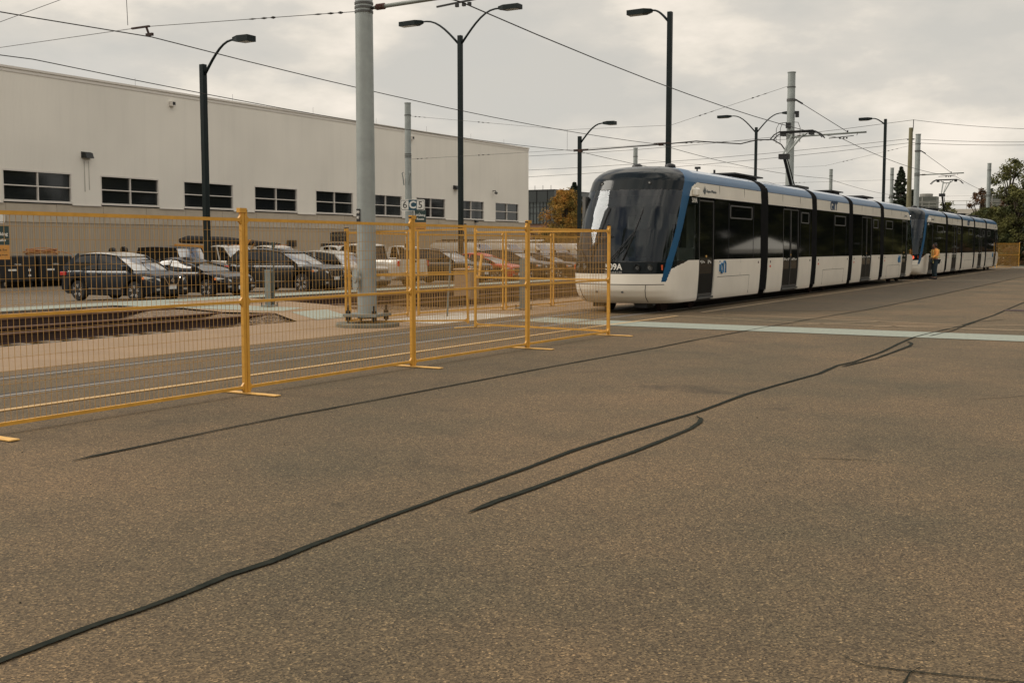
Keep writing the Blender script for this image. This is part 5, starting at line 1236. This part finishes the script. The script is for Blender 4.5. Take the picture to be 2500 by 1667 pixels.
for k in range(7): b.box(-.8-k*2.0-.05, -.8-k*2.0+.05, -.68, -.58, 9.1, 11)
for k in range(6): b.box(.2, .3, k*2., k*2.+.08, 5.6, 9.1)
b.build('mullions', M_DARK, ob)
f = MB().box(-3.8, -2.6, -.05, .05, 1.9, 4.3).build('window', M_DARK, ob); MB().box(-3.7, -2.7, -.08, -.06, 2.0, 4.2).build('pane', M_CURT, f)
b = MB()
for x in (-1, -2.5, -4, -7): b.tube([(x, 1, 11), (x, 1, 11.9)], .04, 5)
b.build('roof_mast', M_DARK, ob)
rbld = thing('workshop_building', 'long pale workshop with roof units and railing above the rear tram', 'building', (-34, 160, -.2))
MB().box(-14, 19, 0, 30, 0, 6.9).build('wall', mat('pale_cladding', (.46, .42, .36), .7, var=.05, vscale=.4), rbld)
MB().box(4.5, 14, -.1, .1, 4.6, 5.6).build('window_strip', M_CURD, rbld)
M_HVAC = mat('hvac_grey', (.085, .09, .075), .6, .2, var=.15, vscale=2); M_RAILG = mat('railing_grey', (.30, .29, .26), .5)
for x0, x1 in ((2.5, 7.6), (13.2, 18.2)):
    u = MB().box(x0, x1, 1, 3, 7.0, 8.7).build('roof_unit', M_HVAC, rbld)
    MB().box(x0+1.4, x0+1.5, .96, 1.0, 7.1, 8.6).box(x0+3.2, x0+3.3, .96, 1.0, 7.1, 8.6).box(x0, x1, .96, 1.0, 7.8, 7.86).build('louvre_frame', M_RAILG, u)
    for q in (3.6, 1.2): MB().lathe([(.85, 8.7), (.9, 9.1), (.7, 9.15), (0, 9.15)], 16, (x0+q, 2, 0)).build('fan_cowl', M_RAILG, u) if q > 2 else MB().tube([(x0+q, 2, 8.7), (x0+q, 2, 9.0)], .12, 8).build('vent_pipe', M_DARK, u)
b = MB()
for z in (7.45, 8.0): b.bar((-10, .2, z), (19, .2, z), .04, .06)
for k in range(13): b.bar((-10+k*2.4, .2, 6.9), (-10+k*2.4, .2, 8.0), .05, .05)
b.build('roof_railing', M_RAILG, rbld)
# ================= TREES =================
def leafmat(name, a, c, d=None):
    m = mat(name, a, .75, spec=.25); t, p, N_, K_ = nodes_of(m); g = N_('ShaderNodeTexCoord').outputs['Object']
    n = tex(t, 'Noise', g, .55, Detail=3.); n2 = tex(t, 'Noise', g, 7., Detail=2.)
    st = [(.36, a), (.62, c)] if d is None else [(.36, a), (.52, c), (.66, d)]
    c1 = ramp(t, n.outputs[0], st).outputs[0]
    K_(mixc(t, 'MULTIPLY', .7, c1, ramp(t, n2.outputs[0], [(.3, (.55, .55, .55)), (.7, (1.35, 1.35, 1.35))]).outputs[0]), p.inputs['Base Color'])
    return m
LM_G = leafmat('green_foliage', (.032, .042, .013), (.12, .115, .032)); LM_D = leafmat('dark_evergreen_foliage', (.012, .020, .011), (.036, .045, .022))
LM_O = leafmat('orange_foliage', (.08, .075, .015), (.30, .17, .03), (.46, .21, .04)); LM_B = leafmat('brownish_foliage', (.035, .032, .012), (.13, .065, .03))
M_BARK = mat('bark', (.06, .045, .03), .95, var=.3, vscale=3)
def leaf_cluster(b, c, rad, n, s, squash=1.):
    for _ in range(n):
        while True:
            v = Vector((random.uniform(-1, 1), random.uniform(-1, 1), random.uniform(-1, 1)))
            if v.length < 1: break
        v = v*(.55+.45*random.random()); p = Vector(c)+Vector((v.x*rad, v.y*rad, v.z*rad*squash))
        a = Vector((random.gauss(0, 1), random.gauss(0, 1), random.gauss(0, .7))).normalized(); q = a.orthogonal().normalized()
        k = s*random.uniform(.6, 1.3); bb = a.cross(q)
        b.add([p-q*k, p+bb*k*.55, p+q*k, p-bb*k*.55], [(0, 1, 2, 3)])
def tree(x, y, H, rad, label, lm, z0=-.2, trunk=.3, n=90, per=75, s=.10, shape='round', low=.12, seed=1, group=None, cat='tree', name='tree'):
    random.seed(seed); t = thing(name, label, cat, (x, y, z0), 0, group)
    tr = MB().tube([(0, 0, 0), (.05*H*.2, 0, H*.3), (0, .1, H*.65), (0, 0, H*.93)], [trunk, trunk*.8, trunk*.45, .04], 10)
    b = MB()
    if shape == 'cone':
        for k in range(n):
            u = random.random()**.95; z = H*(low+(1-low)*u); r_ = rad*(1-u)**1.05*(.85+.3*random.random())+.08
            a = random.uniform(0, 6.283); rr = r_*random.uniform(.35, 1.)
            leaf_cluster(b, (rr*math.cos(a), rr*math.sin(a), z-.16*rr), .04*rad+.2*r_, per, s, .6)
            if k % 3 == 0: tr.tube([(0, 0, z+.1), (rr*math.cos(a), rr*math.sin(a), z-.1*rr)], [.05, .02], 5)
    else:
        for k in range(n):
            u = random.random(); zz = low+(1-low)*u
            prof = (math.sin(math.pi*min(1, (zz-low)/(1-low)*.86+.12)))**.65
            a = random.uniform(0, 6.283); rr = rad*prof*math.sqrt(random.random())*(.82+.36*noise.noise(Vector((math.cos(a)*2+seed, math.sin(a)*2, zz*4))))
            c = (rr*math.cos(a), rr*math.sin(a), H*zz)
            leaf_cluster(b, c, rad*random.uniform(.13, .26), per, s, .8)
            if k % 4 == 0: tr.tube([(0, 0, max(.3, H*zz*.7)), (c[0]*.6, c[1]*.6, H*zz*.88), c], [.09, .05, .02], 5)
    tr.build('trunk', M_BARK, t, smooth=True); b.build('crown', lm, t, fix=False); return t
tree(-77.8, 150, 10.2, 4.7, 'round orange and yellow autumn tree left of the tram nose', LM_O, n=230, per=80, s=.13, seed=3, low=.03)
tree(-84.0, 165, 12.4, 6.5, 'dark evergreen rising behind the orange autumn tree', LM_D, n=300, per=70, s=.16, shape='cone', seed=5, group=None)
tree(-81.5, 145, 4.4, 2.6, 'low brownish green shrub in front of the pinkish brick wall', LM_B, n=60, per=70, s=.12, seed=6, low=.0, cat='shrub', name='shrub')
tree(-77.5, 143, 4.2, 2.2, 'low green shrub at the foot of the orange tree', LM_G, n=50, per=70, s=.12, seed=61, low=.0, cat='shrub', name='shrub')
for i, (x, y, h, r_, m_) in enumerate(((-68, 128, 3.4, 2.6, LM_O), (-63.5, 127, 3.0, 2.6, LM_B), (-59, 126, 3.3, 2.6, LM_O), (-54.5, 125, 3.0, 2.5, LM_G))):
    tree(x, y, h, r_, ['orange hedge shrub at the corner of the long building', 'brownish hedge shrub second from the long building', 'orange hedge shrub right below the orange tree', 'green hedge shrub hidden next to the tram nose'][i], m_, n=45, per=70, s=.10, seed=70+i, low=0, cat='shrub', name='shrub', group='hedge shrubs behind the parking lot')
tree(-24.75, 128, 10.6, 3.0, 'dark conifer between the lamp post and the wooden pole', LM_D, n=330, per=70, s=.12, shape='cone', seed=8)
tree(-24.2, 132, 8.2, 2.8, 'smaller dark conifer beside the pointed conifer', LM_D, n=220, per=70, s=.12, shape='cone', seed=9)
tree(-17.4, 112, 5.9, 2.0, 'small leafy tree poking up behind the rear tram roof', LM_G, n=60, per=50, s=.09, seed=10, low=.3)
tree(-14.6, 113.5, 7.2, 2.0, 'thin leafy tree left of the rightmost grey pole', LM_B, n=80, per=50, s=.09, seed=11, low=.2)
big_t = [(-12.4, 116, 9.9, 3.1, LM_G, 'tall green tree right of the rightmost grey pole'), (-9.3, 112, 10.8, 3.2, LM_G, 'tall dark tree at the right edge of the photo'), (-12.4, 121, 7.2, 2.6, LM_B, 'brown tinged tree behind the rightmost grey pole'),
         (-10.6, 105, 6.3, 2.7, LM_G, 'dense green bush filling the right edge above the far fence'), (-13.5, 107.5, 4.9, 2.6, LM_G, 'rounded dark bush behind the tail of the rear tram'), (-8.0, 102, 7.2, 2.6, LM_D, 'dark leafy bush at the right edge nearest the kerb'), (-6.2, 110, 10.2, 3.2, LM_G, 'tall leafy tree just outside the right edge')]
for i, (x, y, h, r_, m_, lb) in enumerate(big_t):
    tree(x, y, h, r_, lb, m_, n=130, per=80, s=.105, seed=20+i, low=.02 if h < 8 else .08, z0=0)
for i, x in enumerate((-13.2, -11.7, -10.2, -8.7, -7.2, -5.7)):
    tree(x, 97.5+.3*math.sin(i*2), 1.9+.3*math.sin(i*3), 1.15, 'reddish brown undergrowth shrub '+['behind the rear tram tail', 'behind the far yellow fence', 'right beside the far yellow fence', 'left of the right edge, behind the kerb', 'at the right edge behind the kerb', 'just outside the right edge'][i], LM_B, n=26, per=70, s=.07, seed=90+i, low=0, cat='shrub', name='shrub', trunk=.05, group='undergrowth shrubs along the far kerb')
# trees and a tent on the side of the yard the camera looks away from (seen mirrored in the tram windows)
wn_ = ['just right of the photo', 'next to the first one right of the photo', 'with a leaning crown', 'behind the canopy tent', 'with the widest crown', 'opposite the front tram', 'nearest the camera across the yard', 'past the widest crown', 'tallest of the belt', 'lowest of the belt']
for i, (x, y, h, r_) in enumerate(((-1, 108, 12.5, 5.5), (7, 112, 14, 6.5), (16, 116, 14, 6.5), (25, 112, 15, 7), (34, 106, 14, 7), (40, 94, 14, 7), (44, 80, 13, 7), (46, 64, 13, 7), (48, 46, 16, 7.5), (50, 28, 11, 7))):
    tree(x, y, h, r_, 'broad green tree across the yard, '+wn_[i], LM_G, n=120, per=60, s=.5, seed=120+i, low=.0, z0=0, group='tree belt across the yard')
    tree(x+4+.1*y*.3, y+9 if y > 100 else y-8, h+3.5, r_+1, 'taller tree at the back, '+wn_[i], LM_G, n=110, per=55, s=.6, seed=220+i, low=.0, z0=0, group='tree belt across the yard')
tt = thing('canopy_tent', 'white canopy tent standing across the yard, mirrored in the tram window', 'tent', (4.2, 76, 0), R(10)); tt.scale = (.72, .72, .72)
MB().add([(-2.2, -3, 2.3), (2.2, -3, 2.3), (2.2, 3, 2.3), (-2.2, 3, 2.3), (0, -1, 3.5), (0, 1, 3.5)], [(0, 1, 4), (1, 2, 5, 4), (2, 3, 5), (3, 0, 4, 5)]).build('canopy', M_SIGNW, tt)
MB().box(-2.2, 2.2, -3.01, -2.99, 1.9, 2.3).box(-2.21, -2.19, -3, 3, 1.9, 2.3).build('valance', M_SIGNW, tt)
for x in (-2.15, 2.15):
    for y in (-2.95, 2.95): MB().tube([(x, y, 0), (x, y, 2.3)], .03, 6).build('leg', M_POLE2, tt)
# ================= PERSON =================
def person(loc, rz):
    t = thing('person', 'person in an orange safety vest and dark jeans beside the rear tram', 'person', loc, rz)
    M_SKIN = mat('skin', (.22, .12, .08), .6); M_JEAN = mat('dark_jeans', (.018, .035, .045), .85, var=.3, vscale=8); M_VEST = mat('orange_vest', (.88, .27, .06), .7, c2=(.80, .42, .09), vscale=7)
    M_HAIR = mat('dark_hair', (.012, .009, .008), .8); M_STRIPE = mat('yellow_reflective_stripe', (.75, .62, .22), .5); M_SHIRT = mat('olive_vest_back', (.22, .19, .04), .8)
    # x right, y forward (the way the person faces), z up
    J = {'pel': ((0, 0, .96), .145), 'wai': ((0, .0, 1.10), .125), 'che': ((0, .0, 1.32), .15), 'nek': ((0, .01, 1.49), .06), 'hed0': ((0, .02, 1.56), .075), 'hed1': ((0, .035, 1.66), .095), 'hed2': ((0, .03, 1.74), .06),
         'lsh': ((-.19, 0, 1.42), .065), 'lel': ((-.24, .06, 1.15), .045), 'lwr': ((-.20, .26, 1.06), .032), 'lha': ((-.17, .34, 1.06), .03),
         'rsh': ((.19, 0, 1.42), .065), 'rel': ((.40, -.10, 1.20), .045), 'rwr': ((.24, .02, 1.04), .032), 'rha': ((.18, .08, 1.02), .03),
         'lhp': ((-.09, 0, .90), .11), 'lkn': ((-.10, .04, .50), .075), 'lan': ((-.10, .0, .10), .05), 'lto': ((-.11, .15, .045), .04),
         'rhp': ((.09, 0, .90), .11), 'rkn': ((.13, .02, .50), .075), 'ran': ((.15, -.04, .10), .05), 'rto': ((.18, .11, .045), .04)}
    E_ = [('pel', 'wai'), ('wai', 'che'), ('che', 'nek'), ('nek', 'hed0'), ('hed0', 'hed1'), ('hed1', 'hed2'), ('che', 'lsh'), ('lsh', 'lel'), ('lel', 'lwr'), ('lwr', 'lha'), ('che', 'rsh'), ('rsh', 'rel'), ('rel', 'rwr'), ('rwr', 'rha'),
          ('pel', 'lhp'), ('lhp', 'lkn'), ('lkn', 'lan'), ('lan', 'lto'), ('pel', 'rhp'), ('rhp', 'rkn'), ('rkn', 'ran'), ('ran', 'rto')]
    def skinned(name, joints, edges, mt, grow=0., root=None):
        ks = list(joints); me = bpy.data.meshes.new(name); me.from_pydata([J[k][0] for k in ks], [(ks.index(a), ks.index(c)) for a, c in edges], [])
        o = bpy.data.objects.new(name, me); COL.objects.link(o); md = o.modifiers.new('s', 'SKIN'); o.modifiers.new('u', 'SUBSURF').render_levels = 2; o.modifiers['u'].levels = 2
        for i, k in enumerate(ks):
            r_ = J[k][1]+grow; sv = me.skin_vertices[0].data[i]; sv.radius = (r_*(1.22 if k in ('che', 'wai', 'pel') else 1), r_*(.82 if k in ('che', 'wai', 'pel') else 1)); sv.use_root = (k == (root or ks[0]))
        dg = bpy.context.evaluated_depsgraph_get(); m2 = bpy.data.meshes.new_from_object(o.evaluated_get(dg)); bpy.data.objects.remove(o)
        m2.materials.clear(); m2.materials.append(mt); m2.shade_smooth(); o = bpy.data.objects.new(name, m2); COL.objects.link(o); o.parent = t; return o
    skinned('body', list(J), E_, M_SKIN)
    skinned('jeans', ['pel', 'lhp', 'lkn', 'lan', 'rhp', 'rkn', 'ran'], [('pel', 'lhp'), ('lhp', 'lkn'), ('lkn', 'lan'), ('pel', 'rhp'), ('rhp', 'rkn'), ('rkn', 'ran')], M_JEAN, .018)
    skinned('safety_vest', ['pel', 'wai', 'che', 'lsh', 'lel', 'rsh', 'rel', 'lwr', 'rwr'], [('pel', 'wai'), ('wai', 'che'), ('che', 'lsh'), ('lsh', 'lel'), ('lel', 'lwr'), ('che', 'rsh'), ('rsh', 'rel'), ('rel', 'rwr')], M_VEST, .022)
    b = MB()
    for s in (-.09, .09): b.bar((s, -.165, 1.02), (s, -.15, 1.45), .05, .012, up=(0, 1, 0)).bar((s, .165, 1.02), (s, .15, 1.45), .05, .012, up=(0, 1, 0))
    b.lathe([(.168, 1.06), (.175, 1.09), (.168, 1.12)], 20); b.build('vest_stripe', M_STRIPE, t)
    MB().box(-.13, -.06, .14, .175, .80, .95).box(.07, .13, .12, .16, .82, .95).build('vest_tail', M_STRIPE, t, bev=.01)
    for s, k in ((-1, 'lha'), (1, 'rha')):
        h = Vector(J[k][0]); b = MB()
        for i in range(4): p = h+Vector((s*(-.025+.017*i), .02, 0)); b.tube([p, p+Vector((0, .04-.004*abs(i-1), -.01)), p+Vector((0, .055, -.035))], [.009, .008, .006], 6)
        b.tube([h+Vector((-s*.03, 0, 0)), h+Vector((-s*.05, .03, .0))], [.010, .008], 6); b.build('fingers', M_SKIN, t, smooth=True)
    for k in ('l', 'r'):
        a = Vector(J[k+'an'][0]); c = Vector(J[k+'to'][0]); MB().tube([(a.x, a.y-.06, .055), (a.x, a.y, .065), (c.x, c.y, .045), (c.x, c.y+.07, .035)], [.045, .055, .048, .03], 12).build('shoe', M_RUBBER, t, smooth=True)
    hd = MB(); hd.lathe([(0, 1.79), (.055, 1.775), (.09, 1.73), (.105, 1.67), (.098, 1.61), (.07, 1.56)], 20, (0, .012, 0)); hd.build('hair', M_HAIR, t, smooth=True)
    MB().lathe([(0, 1.735), (.05, 1.72), (.078, 1.66), (.07, 1.60), (.04, 1.555), (0, 1.54)], 18, (0, .055, 0)).build('face', M_SKIN, t, smooth=True)
    MB().tube([(0, .125, 1.66), (0, .15, 1.635), (0, .13, 1.625)], [.012, .018, .012], 8).build('nose', M_SKIN, t, smooth=True)
    for s in (-1, 1):
        MB().lathe([(0, -.008), (.011, 0), (0, .008)], 8, (s*.03, .128, 1.675), 'y').build('eye', M_INK, t); MB().box(s*.098-.008, s*.098+.008, .0, .035, 1.63, 1.69).build('ear', M_SKIN, t, bev=.006)
    MB().box(-.024, .024, .118, .128, 1.594, 1.602).build('mouth', mat('lips', (.2, .07, .06), .6), t)
    return t
pe = person((-9.35, 57.2, 0), R(128)); pe.scale = (1.0, 1.0, 1.0)
